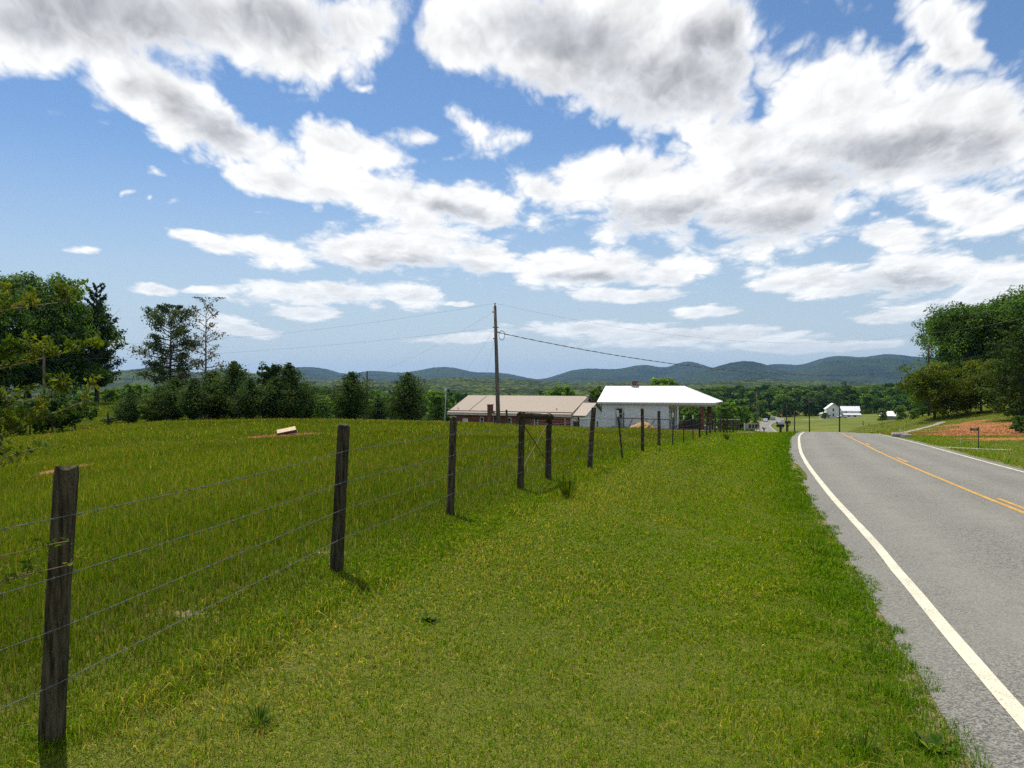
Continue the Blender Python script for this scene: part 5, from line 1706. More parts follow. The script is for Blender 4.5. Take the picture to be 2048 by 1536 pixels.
# ------------------------------------------------------------------ brick hall
def build_hall():
    ang = -R(30)
    gx, gy = -10.2, 135.0
    zb = -5.75
    H = thing('brick_hall', 'long low brick hall with tan metal roof beyond the field', 'building', (gx, gy, zb), ang)
    L, W, EV, RZ = 22.0, 12.0, 3.0, 5.78
    obj('wall', MB().box((0, 0, -0.8), (L, W, EV - 0.3)), M_BRICK, H)
    ov = 0.55
    r = MB()
    a = [(-ov, -ov, EV), (L + ov, -ov, EV), (L + ov, W / 2, RZ), (-ov, W / 2, RZ), (L + ov, W + ov, EV), (-ov, W + ov, EV)]
    dn = [(p[0], p[1], p[2] - 0.10) for p in a]
    r.add(a + dn, [(0, 1, 2, 3), (3, 2, 4, 5), (6, 9, 8, 7), (9, 11, 10, 8), (0, 6, 7, 1), (5, 4, 10, 11), (1, 7, 8, 2), (2, 8, 10, 4), (0, 3, 9, 6), (3, 5, 11, 9)])
    roof = obj('roof', r, M_TANROOF, H)
    sl = math.atan2(RZ - EV, W / 2 + ov)
    ny, nz = -math.sin(sl), math.cos(sl)
    at = lambda t, lift: (-ov + t * (W / 2 + ov) + ny * lift, EV + t * (RZ - EV) + nz * lift)
    (y0, z0), (y1, z1) = at(0.075, 0.012), at(0.105, 0.012)
    obj('snow_guard', MB().box((-ov + 0.1, y0, z0), (L + ov - 0.1, y1, z1 + 0.02)), M_RUSTRED, roof)
    for (u, t0, t1, du) in ((3.4, 0.12, 0.95, 0.05),):
        (y0, z0), (y1, z1) = at(t0, 0.02), at(t1, 0.02)
        obj('roof_seam', MB().tube([(u, y0, z0), (u + du, y1, z1)], 0.035, 6), M_POLED, roof)
    (y0, z0) = at(0.18, 0.0)
    obj('vent_pipe', MB().tube([(0.9, y0, z0 - 0.05), (0.9, y0, z0 + 0.3)], 0.06, 8), M_POLED, roof)
    (y0, z0) = at(0.22, 0.0)
    obj('vent_pipe', MB().tube([(19.4, y0, z0 - 0.05), (19.4, y0, z0 + 0.3)], 0.06, 8), M_POLED, roof)
    obj('fascia', MB().box((-ov, -ov + 0.005, EV - 0.40), (L + ov, -ov + 0.06, EV - 0.104)), M_CREAM, H)
    obj('soffit', MB().box((-ov, -ov + 0.065, EV - 0.36), (L + ov, -0.003, EV - 0.30)), M_TRIM, H)
    for u in (0.0, L - 0.12):
        g = MB().prism([(u, 0.02, EV - 0.3), (u, W - 0.02, EV - 0.3), (u, W / 2, RZ - 0.2)], (0.12, 0, 0))
        obj('gable', g, M_TRIM, H)
    # rake board casting the dark band on the right end
    obj('rake_board', MB().prism([(L + ov, -ov, EV - 0.12), (L + ov, W / 2, RZ - 0.12), (L + ov, W / 2, RZ - 0.42), (L + ov, -ov, EV - 0.42)], (0.04, 0, 0)), M_CREAM, H)
    obj('ridge_finial', MB().box((L + 0.1, W / 2 - 0.15, RZ + 0.0), (L + 0.55, W / 2 + 0.15, RZ + 0.22)), M_TRIM, roof)
    # exterior chimney
    c = MB().box((7.55, -0.75, -0.8), (8.25, -0.003, EV + 1.25)); c.box((7.5, -0.8, EV + 1.253), (8.3, 0.05, EV + 1.4))
    obj('chimney', c, M_BRICK, H)
    # windows
    u_of = lambda px: (135 * (px - 1024) / FPX + 10.2) / (0.866 + 0.5 * (px - 1024) / FPX)
    for px in (964, 1019, 1072.5):
        window(H, u_of(px), 0.0, 1.05, 0.55, 1.15, 'u', depth=0.06)
    a = window(H, u_of(931), 0.0, 1.35, 0.85, 0.55, 'u', sash=False, depth=0.08, glass=M_TRIM)
    a.name = 'vent_panel'
    for px in (908, 986.5, 1130):
        u = u_of(px)
        obj('downspout', MB().box((u, -0.12, -0.3), (u + 0.1, -0.02, EV - 0.35)), M_TRIM, H)
    obj('meter_box', MB().box((u_of(1118) - 0.2, -0.16, 0.75), (u_of(1118) + 0.2, -0.01, 1.35)), M_BLUE, H)
    # white wing at the right end
    x0, x1, w0, w1, ez, rz = L + 0.13, L + 2.6, 0.2, 7.4, 2.85, 4.75
    wg = obj('wing_wall', MB().box((x0, w0, -0.8), (x1, w1, ez - 0.05)), M_SIDING, H)
    obj('wing_gable', MB().prism([(x1 - 0.1, w0 + 0.02, ez - 0.05), (x1 - 0.1, w1 - 0.02, ez - 0.05), (x1 - 0.1, (w0 + w1) / 2, rz - 0.15)], (0.1, 0, 0)), M_SIDING, wg)
    wm = (w0 + w1) / 2
    r = MB()
    a = [(x0 - 1.2, w0 - 0.4, ez), (x1 + 0.35, w0 - 0.4, ez), (x1 + 0.35, wm, rz), (x0 - 1.2, wm, rz), (x1 + 0.35, w1 + 0.4, ez), (x0 - 1.2, w1 + 0.4, ez)]
    dn = [(p[0], p[1], p[2] - 0.09) for p in a]
    r.add(a + dn, [(0, 1, 2, 3), (3, 2, 4, 5), (6, 9, 8, 7), (9, 11, 10, 8), (0, 6, 7, 1), (5, 4, 10, 11), (1, 7, 8, 2), (2, 8, 10, 4), (0, 3, 9, 6), (3, 5, 11, 9)])
    obj('wing_roof', r, M_TANROOF, H)
    obj('wing_door', MB().box((x0 + 0.5, w0 - 0.04, -0.1), (x0 + 0.95, w0 - 0.004, 1.75)), M_GLASS, H)
    obj('wing_door', MB().box((x1 + 0.004, w0 + 0.6, -0.1), (x1 + 0.05, w0 + 3.2, 2.1)), M_TRIM, H)
    window(H, x1, w0 + 4.6, 0.8, 0.7, 1.0, 'v')


build_hall()


# ------------------------------------------------------------------ red farm gate in front of the hall
def build_gate():
    d = 85.0
    x0, x1 = pxd(1061, d), pxd(1153, d)
    z = g1(x0, d)
    G = thing('farm_gate', 'red tubular farm gate in front of the brick hall', 'gate', (x0, d, z + 0.06))
    W = x1 - x0
    for k, h in enumerate((0.08, 0.32, 0.56, 0.82, 1.12)):
        obj('rail', MB().tube([(0, 0, h), (W - 0.02, 0, h)], 0.028, 7), M_GATE, G)
    m = MB(); m.tube([(0, 0.0, 0.03), (0, 0, 1.13)], 0.03, 7); obj('end_tube', m, M_GATE, G)
    m = MB(); m.tube([(W - 0.02, 0, 0.03), (W, 0, 0.95), (W - 0.06, 0, 1.08), (W - 0.16, 0, 1.12)], 0.03, 7); obj('end_tube', m, M_GATE, G)
    for f in (0.27, 0.52, 0.77):
        obj('brace', MB().box((W * f - 0.03, -0.035, 0.06), (W * f + 0.03, -0.031, 1.13)), M_GATE, G)
    for px, h, lab in ((1057, 1.35, 'dark gatepost at the left end of the red gate'), (1157, 1.35, 'dark gatepost at the right end of the red gate'), (1184, 1.25, 'dark post at the end of the pale rail'), (1013, 1.2, 'lone dark post left of the red gate')):
        x = pxd(px, d if px != 1013 else 62); yy = d + 0.1 if px != 1013 else 62
        t = MB(); t.tube([(0, 0, -0.3), (0.02, 0, h * 0.5), (0.0, 0, h)], [0.12, 0.11, 0.10] if px != 1013 else [0.09, 0.085, 0.08], 9, jit=0.15)
        tag(obj('gate_post', t, M_POST, loc=(x, yy, g1(x, yy))), lab, 'post')
    x0, x1 = pxd(1158.5, d + 0.1), pxd(1183, d + 0.1)
    t = MB(); t.tube([(0, 0, 0), (x1 - x0, 0, 0.0)], 0.05, 7)
    tag(obj('fence_rail', t, M_CREAM, loc=(x0, d + 0.1, g1(x0, d) + 1.2)), 'pale rail between two posts right of the red gate', 'rail')
    t = MB().box((-0.3, -0.06, 0), (0.3, 0.06, 0.75))
    xx = pxd(1152, d - 0.4)
    tag(obj('wooden_board', t, M_POLED, loc=(xx, d - 0.45, g1(xx, d - 0.4) + 0.15)), 'short dark board leaning at the right end of the red gate', 'board')


build_gate()


# ------------------------------------------------------------------ slab on blocks in the field
def build_slab():
    x, y = pxd(573, 35), 35.0
    z = g1(x, y)
    S = thing('plank_ramp', 'low tilted plank platform on blocks on red soil in the field', 'platform', (x, y, z), R(18))
    M = Matrix.Translation((0, 0, 0.20)) @ Matrix.Rotation(-R(11), 4, 'Y') @ Matrix.Rotation(R(13), 4, 'X')
    for k in range(5):
        a = -0.27 + k * 0.109
        b = MB().box((-0.40, a, 0.0), (0.40, a + 0.103, 0.035), M)
        obj('plank', b, M_PLANK, S)
    obj('edge_board', MB().box((-0.40, -0.305, -0.09), (0.40, -0.275, 0.03), M), M_RUST, S)
    for (u, v, h) in ((-0.34, -0.2, 0.10), (-0.34, 0.2, 0.18), (0.30, -0.2, 0.20), (0.30, 0.2, 0.26)):
        obj('block', MB().box((u - 0.07, v - 0.06, -0.05), (u + 0.07, v + 0.06, h - 0.012)), M_CONC, S)


build_slab()


# ------------------------------------------------------------------ poles and lines
def pole(name, label, px, d, top_px, top_py, r0, r1, mat, base_py=None, cross=None, extra=None, arm=1.1):
    x, y = pxd(px, d), d
    z = g1(x, y)
    t = Vector(P(top_px, top_py, d)) - Vector((x, y, z))
    T_ = thing(name, label, 'pole', (x, y, z))
    obj('pole_shaft', MB().tube([(0, 0, -0.4), t * 0.33, t * 0.66, t], [r0, r0 * 0.67 + r1 * 0.33, r0 * 0.33 + r1 * 0.67, r1], 10, jit=0.04).mesh('pole_shaft', True), mat, T_)
    if cross:
        for f in cross:
            c = t * f
            ca = obj('crossarm', MB().box((c.x - arm, c.y - 0.06 - r1, c.z - 0.06), (c.x + arm, c.y + 0.05 - r1, c.z + 0.06)), mat, T_)
            for u in (-0.9, 0.0, 0.9):
                obj('insulator', MB().tube([(c.x + u * arm, c.y - r1, c.z + 0.061), (c.x + u * arm, c.y - r1, c.z + 0.2)], [0.05, 0.035], 7), M_INSUL, ca)
    return T_, Vector((x, y, z)), t


def cable(label, a, b, sag, r, mat, n=28, twist=False):
    a, b = Vector(a), Vector(b)
    path = []
    for q in range(n + 1):
        t = q / n
        p = a.lerp(b, t); p.z -= sag * 4 * t * (1 - t)
        path.append(p - a)
    o = obj('power_cable', MB().tube(path, r, 5), mat, loc=a)
    return tag(o, label, 'cable')


MP, mb_, mt = pole('utility_pole', 'tall weathered utility pole standing in front of the brick hall', 997, 60, 990, 612, 0.175, 0.115, M_POLE)
top = mb_ + mt
ins = obj('insulator', MB().tube([tuple(mt + Vector((0, 0, 0.0))), tuple(mt + Vector((0, 0, 0.10))), tuple(mt + Vector((0, 0, 0.22)))], [0.07, 0.04, 0.06], 8), M_INSUL, MP)
for (f, s) in ((0.945, -1), (0.815, -1), (0.815, 1), (0.775, 1), (0.72, -1)):
    c = mt * f
    obj('bracket', MB().tube([tuple(c), tuple(c + Vector((0.22 * s, -0.05, 0.05)))], [0.04, 0.05], 6), M_INSUL, MP)
lp = []
for q in range(15):
    an = q / 14 * 6.1 + 1.2
    lp.append(tuple(mt * 0.765 + Vector((0.45 + 0.22 * math.cos(an), -0.1, -0.12 + 0.36 * math.sin(an)))))
obj('cable_loop', MB().tube(lp, 0.022, 5), M_CABLE, MP)

LP, lb, lt = pole('utility_pole', 'grey utility pole in front of the left hardwoods', 88, 78, 88, 690, 0.15, 0.10, M_POLE)
RP, rb_, rt = pole('utility_pole', 'pole with a grey transformer against the right oaks', 1858, 98, 1857, 690, 0.16, 0.11, M_POLED)
c = rt * 0.62
tr = obj('transformer', MB().tube([tuple(c + Vector((-0.45, -0.1, -0.45))), tuple(c + Vector((-0.45, -0.1, 0.40))), tuple(c + Vector((-0.45, -0.1, 0.5)))], [0.26, 0.26, 0.16], 12), M_GALV, RP)
FP, fb_, ft = pole('utility_pole', 'dark pole rising behind the cedars', 735, 150, 734, 742, 0.19, 0.14, M_POLED)
obj('bracket', MB().box((0.15, -0.1, ft.z - 1.9), (0.75, 0.1, ft.z - 1.5)), M_INSUL, FP)
obj('bracket', MB().box((0.15, -0.1, ft.z - 2.6), (0.55, 0.1, ft.z - 2.45)), M_INSUL, FP)
YP, yb, yt = pole('yard_light', 'slim grey yard light pole left of the hall', 889, 128, 892, 780, 0.10, 0.07, M_GALV)
obj('lamp_arm', MB().tube([tuple(yt), tuple(yt + Vector((0.4, -0.1, 0.12)))], 0.05, 6), M_GALV, YP)
obj('lamp_head', MB().tube([tuple(yt + Vector((0.35, -0.1, 0.2))), tuple(yt + Vector((0.42, -0.1, -0.05))), tuple(yt + Vector((0.42, -0.1, -0.3)))], [0.12, 0.24, 0.16], 9), M_BLACK, YP)
obj('lamp_head', MB().tube([tuple(yt + Vector((-0.05, -0.1, 0.25))), tuple(yt + Vector((-0.05, -0.1, -0.15)))], [0.14, 0.2], 9), M_TRIM, YP)

cable('upper power line running left from the tall pole', top + Vector((0, 0, 0.2)), lb + lt + Vector((0, 0, 0)), 0.9, 0.005, M_CABLE)
cable('lower power line running left from the tall pole', mb_ + mt * 0.815 + Vector((-0.2, 0, 0)), lb + lt * 0.80, 0.55, 0.005, M_CABLE)
cable('thin upper line running right from the tall pole to the oaks', top + Vector((0, 0, 0.2)), rb_ + rt + Vector((0, 0, 1.6)), 2.1, 0.005, M_CABLE)
# twisted service cable: dark and bright lays side by side
a, b = mb_ + mt * 0.775 + Vector((0.2, 0, 0)), rb_ + rt * 0.66
m, m2 = MB(), MB()
n = 200
pa, pb = [], []
for q in range(n + 1):
    t = q / n
    p = a.lerp(b, t); p.z -= 1.75 * 4 * t * (1 - t)
    p -= a
    an = q * 1.25
    pa.append(p + Vector((0, 0.02 * math.sin(an), 0.022 * math.cos(an)))); pb.append(p - Vector((0, 0.02 * math.sin(an), 0.022 * math.cos(an))))
SV = thing('service_cable', 'thick twisted service cable sagging right from the tall pole', 'cable', a)
obj('dark_strand', m.tube(pa, 0.021, 5), M_CABLE, SV)
obj('bright_strand', m2.tube(pb, 0.017, 5), M_CABLEL, SV)
cable('line slanting down left from the top of the tall pole', mb_ + mt * 0.945 + Vector((-0.2, 0, 0)), fb_ + ft * 0.97, 0.8, 0.005, M_CABLE)
cable('line slanting down from the middle of the tall pole', mb_ + mt * 0.79 + Vector((-0.2, 0, 0)), yb + yt * 0.98, 0.6, 0.005, M_CABLE)
cable('steep thin drop line from the tall pole to the hall roof', mb_ + mt * 0.72 + Vector((-0.1, 0, 0)), Vector(P(962, 790, 134)), 0.2, 0.005, M_CABLE)
cable('line crossing the right oaks to the transformer pole', rb_ + rt * 0.70, Vector(P(2130, 660, 80)), 0.4, 0.010, M_CABLE)
cable('upper line leaving the picture over the right oaks', rb_ + rt + Vector((0, 0, 1.5)), Vector(P(2130, 615, 80)), 0.4, 0.014, M_CABLE)
cable('low cable in front of the right oaks', rb_ + rt * 0.35, Vector(P(2000, 708, 82)), 0.3, 0.008, M_CABLEL)

# poles along the valley road
VP = [('pale pole at the wood edge left of the far road', 1513, 300, 1513, 783, M_POLE, None), ('pole with a short crossarm beside the far road bend', 1573, 225, 1573, 806, M_POLED, [0.99]),
      ('thin dark pole right of the mailboxes', 1589, 205, 1589, 822, M_POLED, None), ('pole with crossarms between the mailboxes and the farmhouse', 1619, 205, 1618, 795, M_POLED, [0.97, 0.86]), ('tall black pole in front of the farmhouse', 1679, 180, 1679, 785, M_POLED, [0.96])]
tops = []
for lab, px, d, tx, ty, mt_, cr in VP:
    o, bb, tt = pole('utility_pole', lab, px, d, tx, ty, 0.16, 0.11, mt_, cross=cr, arm=0.8)
    tops.append(bb + tt)
cable('far power line between the valley poles', tops[4] + Vector((0, 0, -0.3)), tops[3], 0.8, 0.02, M_CABLE, 12)
cable('far power line towards the bend', tops[3], tops[1], 0.8, 0.02, M_CABLE, 12)


# ------------------------------------------------------------------ mailboxes, signs, small roadside things
def mailbox(label, px, d, h, big, top_mat, rz):
    x, y = pxd(px, d), d
    T_ = thing('mailbox', label, 'mailbox', (x, y, g1(x, y)), rz)
    pw = 0.16 if big else 0.09
    obj('post', MB().box((-pw / 2, -pw / 2, -0.3), (pw / 2, pw / 2, h)), M_POST, T_)
    L_, w = (0.62, 0.26) if big else (0.5, 0.2)
    m = MB()
    sec = [(-w / 2, 0), (w / 2, 0), (w / 2, w * 0.55)] + [(w / 2 * math.cos(a), w * 0.55 + w / 2 * math.sin(a)) for a in (0.5, 1.05, 1.57, 2.1, 2.64)] + [(-w / 2, w * 0.55)]
    m.prism([(-L_ / 2, p[0], h + 0.035 + p[1]) for p in sec], (L_, 0, 0))
    box = obj('box', m, top_mat, T_)
    obj('lid', MB().box((-L_ / 2 - 0.02, -w / 2 + 0.01, h + 0.045), (-L_ / 2 - 0.004, w / 2 - 0.01, h + 0.035 + w)), M_BLACK, box)
    obj('flag', MB().box((0.05, -w / 2 - 0.02, h + 0.2), (0.08, -w / 2 - 0.008, h + 0.42)), M_RUSTRED, box)
    obj('support', MB().box((-L_ / 2 + 0.02, -w / 2 - 0.03, h + 0.002), (L_ / 2 - 0.02, w / 2 + 0.03, h + 0.033)), M_POLED, T_)
    if big:
        obj('newspaper_tube', MB().tube([(-0.36, -0.02, h - 0.12), (0.30, -0.02, h - 0.10)], [0.11, 0.11], 10), M_BLACK, T_)
        obj('brace', MB().tube([(0.0, 0, h * 0.45), (0.30, 0, h - 0.22)], 0.03, 6), M_POST, T_)
    else:
        obj('brace', MB().tube([(0.0, 0, h * 0.55), (0.26, 0, h - 0.01)], 0.035, 6), M_POLED, T_)
        obj('brace', MB().tube([(0.0, 0, h * 0.55), (-0.20, 0, h - 0.01)], 0.035, 6), M_POLED, T_)


mailbox('silver mailbox above a black newspaper tube on a thick post', 1561, 72, 0.72, True, M_GALV, R(4))
mailbox('dark mailbox on a braced post just behind the silver one', 1575.5, 79, 0.86, False, M_BLACK, R(6))
mailbox('small white-topped box beside the far road, left of the mailboxes', 1528, 105, 0.55, False, M_TRIM, R(40))


def text_mesh(body, size, parent, M, mat, name='lettering'):
    cu = bpy.data.curves.new('txt', 'FONT')
    cu.body = body; cu.size = size; cu.extrude = 0.002; cu.align_x = 'CENTER'; cu.align_y = 'CENTER'
    o = bpy.data.objects.new('txt', cu); COL.objects.link(o)
    bpy.context.view_layer.update()
    me = bpy.data.meshes.new_from_object(o)
    bpy.data.objects.remove(o, do_unlink=True)
    me.transform(M)
    me.name = name
    return obj(name, me, mat, parent)


x, y = pxd(1957, 37), 37.0
A_ = thing('address_sign', 'small green house-number sign on a thin post across the road', 'sign', (x, y, g1(x, y)))
obj('post', MB().box((-0.015, -0.012, -0.2), (0.015, 0.012, 1.0)).box((-0.012, 0.012, -0.2), (0.012, 0.03, 1.0)), M_TPOST, A_)
pl = obj('plate', MB().box((-0.40, -0.022, 0.82), (-0.02, -0.014, 0.935)), M_GREEN, A_)
text_mesh('4126', 0.105, pl, Matrix.Translation((-0.21, -0.0245, 0.877)) @ Matrix.Rotation(R(90), 4, 'X'), M_TIP, 'house_number')

x, y = pxd(1504, 104), 104.0
B_ = thing('stock_panel', 'grey board panel with rusty brown openings on two posts', 'panel', (x, y, g1(x, y)), -R(8))
for (x0, x1, z0, z1) in ((-0.92, -0.42, 0.42, 1.18), (-0.42, 0.92, 1.05, 1.18), (-0.40, 0.92, 0.42, 0.55), (-0.12, 0.02, 0.56, 1.04), (0.26, 0.38, 0.56, 1.04), (0.62, 0.92, 0.56, 0.78)):
    obj('board', MB().box((x0, -0.03, z0), (x1 - 0.006, 0.0, z1 - 0.006)), M_BOARD, B_)
obj('backing_board', MB().box((-0.42, 0.004, 0.45), (0.92, 0.02, 1.15)), M_RUST, B_)
for u in (-0.95, 0.94):
    obj('panel_post', MB().box((u - 0.05, -0.05, -0.3), (u + 0.05, 0.05, 1.22)), M_TRIM, B_)

x, y = pxd(1562.5, 465), 465.0
S_ = thing('warning_sign', 'orange diamond warning sign at the far bend', 'sign', (x, y, g1(x, y)))
obj('post', MB().box((-0.05, -0.04, -0.3), (0.05, 0.04, 2.0)), M_TPOST, S_)
obj('plate', MB().prism([(0, -0.05, 1.0), (0.85, -0.05, 1.85), (0, -0.05, 2.7), (-0.85, -0.05, 1.85)], (0, 0.006, 0)), M_ORANGE, S_)

# culvert pipe end beside the road
x, y = pxd(1800, 55), 55.0
K_ = thing('culvert_pipe', 'grey corrugated culvert pipe lying by the road verge', 'pipe', (x, y, g1(x, y)), -R(12))
path = [(-0.75 + q * 0.075, 0, 0.16) for q in range(21)]
obj('pipe_shell', MB().tube([(a * 0.7, b, c - 0.04) for a, b, c in path], [0.15 + 0.012 * (q % 2) for q in range(21)], 12).mesh('pipe_shell', True), M_CONC, K_)
obj('pipe_mouth', MB().tube([(0.526, 0, 0.12), (0.532, 0, 0.12)], 0.13, 12), M_BLACK, K_)
x, y = pxd(1812, 54.5), 54.4
tag(obj('stone_slab', MB().box((-0.35, -0.2, -0.05), (0.35, 0.2, 0.16)), M_CONC, loc=(x, y, g1(x, y)), rz=0.3), 'pale stone slab beside the culvert pipe', 'stone')
x, y = pxd(1806, 56), 56.4
tag(obj('marker_stake', MB().box((-0.03, -0.02, -0.1), (0.03, 0.02, 0.55)), M_TIP, loc=(x, y, g1(x, y))), 'short white stake behind the culvert pipe', 'stake')
x, y = pxd(1921, 42), 42.0
tag(obj('marker_stake', MB().box((-0.012, -0.012, -0.1), (0.012, 0.012, 0.32)), M_TIP, loc=(x, y, g1(x, y))), 'tiny pale stake in the grass left of the address sign', 'stake')
x, y = pxd(217, 66), 66.0
tag(obj('leaning_post', MB().tube([(0, 0, -0.2), (-0.03, 0, 0.5), (-0.06, 0, 1.0)], [0.09, 0.08, 0.06], 8, jit=0.2), M_POST, loc=(x, y, g1(x, y))), 'small dark leaning post in the left field', 'post')
# wood chip by the road edge, stones on the verge
x, y = 2.555, 3.55
tag(obj('wood_splinter', MB().prism([(-0.006, 0, 0), (0.006, 0, 0), (0.009, 0.075, 0), (0.0, 0.085, 0), (-0.005, 0.07, 0)], (0, 0, 0.008)), M_PLANK, loc=(x, y, g1(x, y) + 0.012), rz=0.25), 'small pale wood splinter lying by the pavement edge', 'splinter')


# porch-side rail fence end and pasture fence in the valley
x0, y0, x1, y1 = pxd(1425, 92), 92.0, pxd(1478, 92), 92.0
T_ = thing('rail_fence', 'pale-topped rail fence beside the porch', 'fence', (x0, y0, g1(x0, y0)))
W = x1 - x0
for k, f in enumerate((0.0, 0.25, 0.5, 0.75, 1.0)):
    zz = g1(x0 + W * f, y0) - g1(x0, y0)
    obj('post', MB().box((W * f - 0.06, -0.06, zz - 0.3), (W * f + 0.06, 0.06, 1.12)), M_POST, T_)
obj('top_rail', MB().box((-0.1, -0.09, 1.125), (W + 0.1, 0.09, 1.21)), M_PLANK, T_)
for h in (0.45, 0.8):
    obj('rail', MB().box((-0.05, -0.085, h), (W + 0.05, -0.062, h + 0.13)), M_POST, T_)

V_ = thing('pasture_fence', 'row of dark posts in the pasture beyond the road crest', 'fence', (0, 0, 0))
rs_ = random.Random(8)
for k in range(23):
    px = 1593 + k * 2.9 + rs_.uniform(-0.6, 0.6); d = 182 - k * 0.5
    xx = pxd(px, d)
    h = rs_.uniform(0.9, 1.7)
    obj('post', MB().tube([(0, 0, -0.3), (rs_.uniform(-0.08, 0.08), 0, h)], [0.11, 0.09], 7), M_POST, V_, (xx, d, g1(xx, d) + 0.25))
for h in (0.7, 1.15):
    m = MB(); m.tube([(pxd(1593 + k * 5.8, 182 - k), 182 - k - 0.1, g1(pxd(1593 + k * 5.8, 182 - k), 182 - k) + h + 0.25) for k in range(12)], 0.03, 4)
    obj('fence_wire', m, M_RUST, V_)
V2 = thing('hill_fence', 'widely spaced posts of a wire fence on the far right pasture', 'fence', (0, 0, 0))
pts = []
for (px, d, h, ln) in ((1672, 170, 1.3, 0), (1698, 172, 1.4, 0.05), (1711, 178, 1.3, -0.1), (1736, 205, 1.5, 0.25), (1765, 225, 1.5, 0), (1726, 250, 1.5, 0), (1799, 240, 1.5, 0), (1815, 245, 1.4, 0)):
    xx = pxd(px, d)
    pts.append(Vector((xx, d - 0.15, g1(xx, d) + 1.1)))
    obj('post', MB().tube([(0, 0, -0.3), (ln, 0, h)], [0.12, 0.10], 7), M_POST, V2, (xx, d, g1(xx, d)))
obj('fence_wire', MB().tube([pts[0], pts[1], pts[2], pts[3], pts[4], pts[6], pts[7]], 0.025, 4), M_RUST, V2)


# ------------------------------------------------------------------ farmhouse and barn across the valley
def build_farmhouse():
    d = 457.0
    x = pxd(1667, d)
    z = g1(x, d)
    H = thing('farmhouse', 'tall white farmhouse with a long rear ell across the valley', 'house', (x, d, z), -R(14))
    w, dp, ev, rz = 7.6, 8.5, 5.4, 8.4
    obj('wall', MB().box((-w / 2, 0, -1), (w / 2, dp, ev)), M_SIDING, H)
    g = MB().prism([(-w / 2, 0.0, ev), (w / 2, 0.0, ev), (0, 0.0, rz - 0.2)], (0, 0.2, 0)); obj('gable', g, M_SIDING, H)
    r = MB()
    ov = 0.5
    A = [(-w / 2 - ov, -ov, ev - 0.35), (0, -ov, rz), (w / 2 + ov, -ov, ev - 0.35), (-w / 2 - ov, dp + ov, ev - 0.35), (0, dp + ov, rz), (w / 2 + ov, dp + ov, ev - 0.35)]
    dn = [(p[0], p[1], p[2] - 0.18) for p in A]
    r.add(A + dn, [(0, 1, 4, 3), (1, 2, 5, 4), (6, 9, 10, 7), (7, 10, 11, 8), (0, 6, 7, 1), (1, 7, 8, 2), (3, 4, 10, 9), (4, 5, 11, 10), (0, 3, 9, 6), (2, 8, 11, 5)])
    obj('roof', r, M_WHROOF, H)
    for z0 in (1.0, 3.9):
        window(H, -0.1, 0.0, z0, 0.9, 1.5, 'u', depth=0.09)
    # front porch to the left
    obj('porch_roof', MB().prism([(-w / 2 - 3.0, -0.5, 2.5), (-w / 2 - 0.01, -0.5, 3.2), (-w / 2 - 0.01, -0.5, 3.0), (-w / 2 - 3.0, -0.5, 2.3)], (0, 8, 0)), M_WHROOF, H)
    for v in (-0.3, 2.4, 5.0, 7.2):
        obj('porch_post', MB().box((-w / 2 - 2.8, v, -0.8), (-w / 2 - 2.6, v + 0.2, 2.3)), M_TRIM, H)
    obj('porch_floor', MB().box((-w / 2 - 3.0, -0.5, -0.9), (-w / 2 - 0.01, 7.5, 0.1)), M_CONC, H)
    # rear ell to the right with a lower shed roof in front
    x0, x1 = w / 2 + 0.01, w / 2 + 10.5
    el = obj('ell_wall', MB().box((x0, 2.5, -1), (x1, 8.0, 4.3)), M_SIDING, H)
    r = MB(); A = [(x0 - 0.1, 2.0, 4.1), (x1 + 0.4, 2.0, 4.1), (x1 + 0.4, 5.2, 6.7), (x0 - 0.1, 5.2, 6.7), (x1 + 0.4, 8.5, 4.1), (x0 - 0.1, 8.5, 4.1)]
    dn = [(p[0], p[1], p[2] - 0.18) for p in A]
    r.add(A + dn, [(0, 1, 2, 3), (3, 2, 4, 5), (6, 9, 8, 7), (9, 11, 10, 8), (0, 6, 7, 1), (5, 4, 10, 11), (1, 7, 8, 2), (2, 8, 10, 4), (0, 3, 9, 6), (3, 5, 11, 9)])
    obj('ell_roof', r, M_WHROOF, H)
    obj('lean_to_wall', MB().box((x0 + 1.8, -0.2, -1), (x1, 2.49, 2.05)), M_SIDING, H)
    obj('lean_to_roof', MB().prism([(x0 + 1.2, -0.6, 2.06), (x0 + 1.2, 2.48, 2.9), (x0 + 1.2, 2.48, 2.75), (x0 + 1.2, -0.6, 1.9)], (x1 - x0 - 0.8, 0, 0)), M_WHROOF, H)
    for u in (4.2, 7.6):
        window(H, x0 + u, -0.2, 0.75, 1.3, 0.8, 'u', sash=False, depth=0.09)
    window(H, x0 + 3.2, 2.49, 3.1, 0.7, 0.7, 'u', sash=False, depth=0.09)
    plant_tree('shrub', 'dark round shrub before the farmhouse porch', 'shrub', pxd(1650, 440), 440, bushM, M_LEAF, scale=2.2)


build_farmhouse()


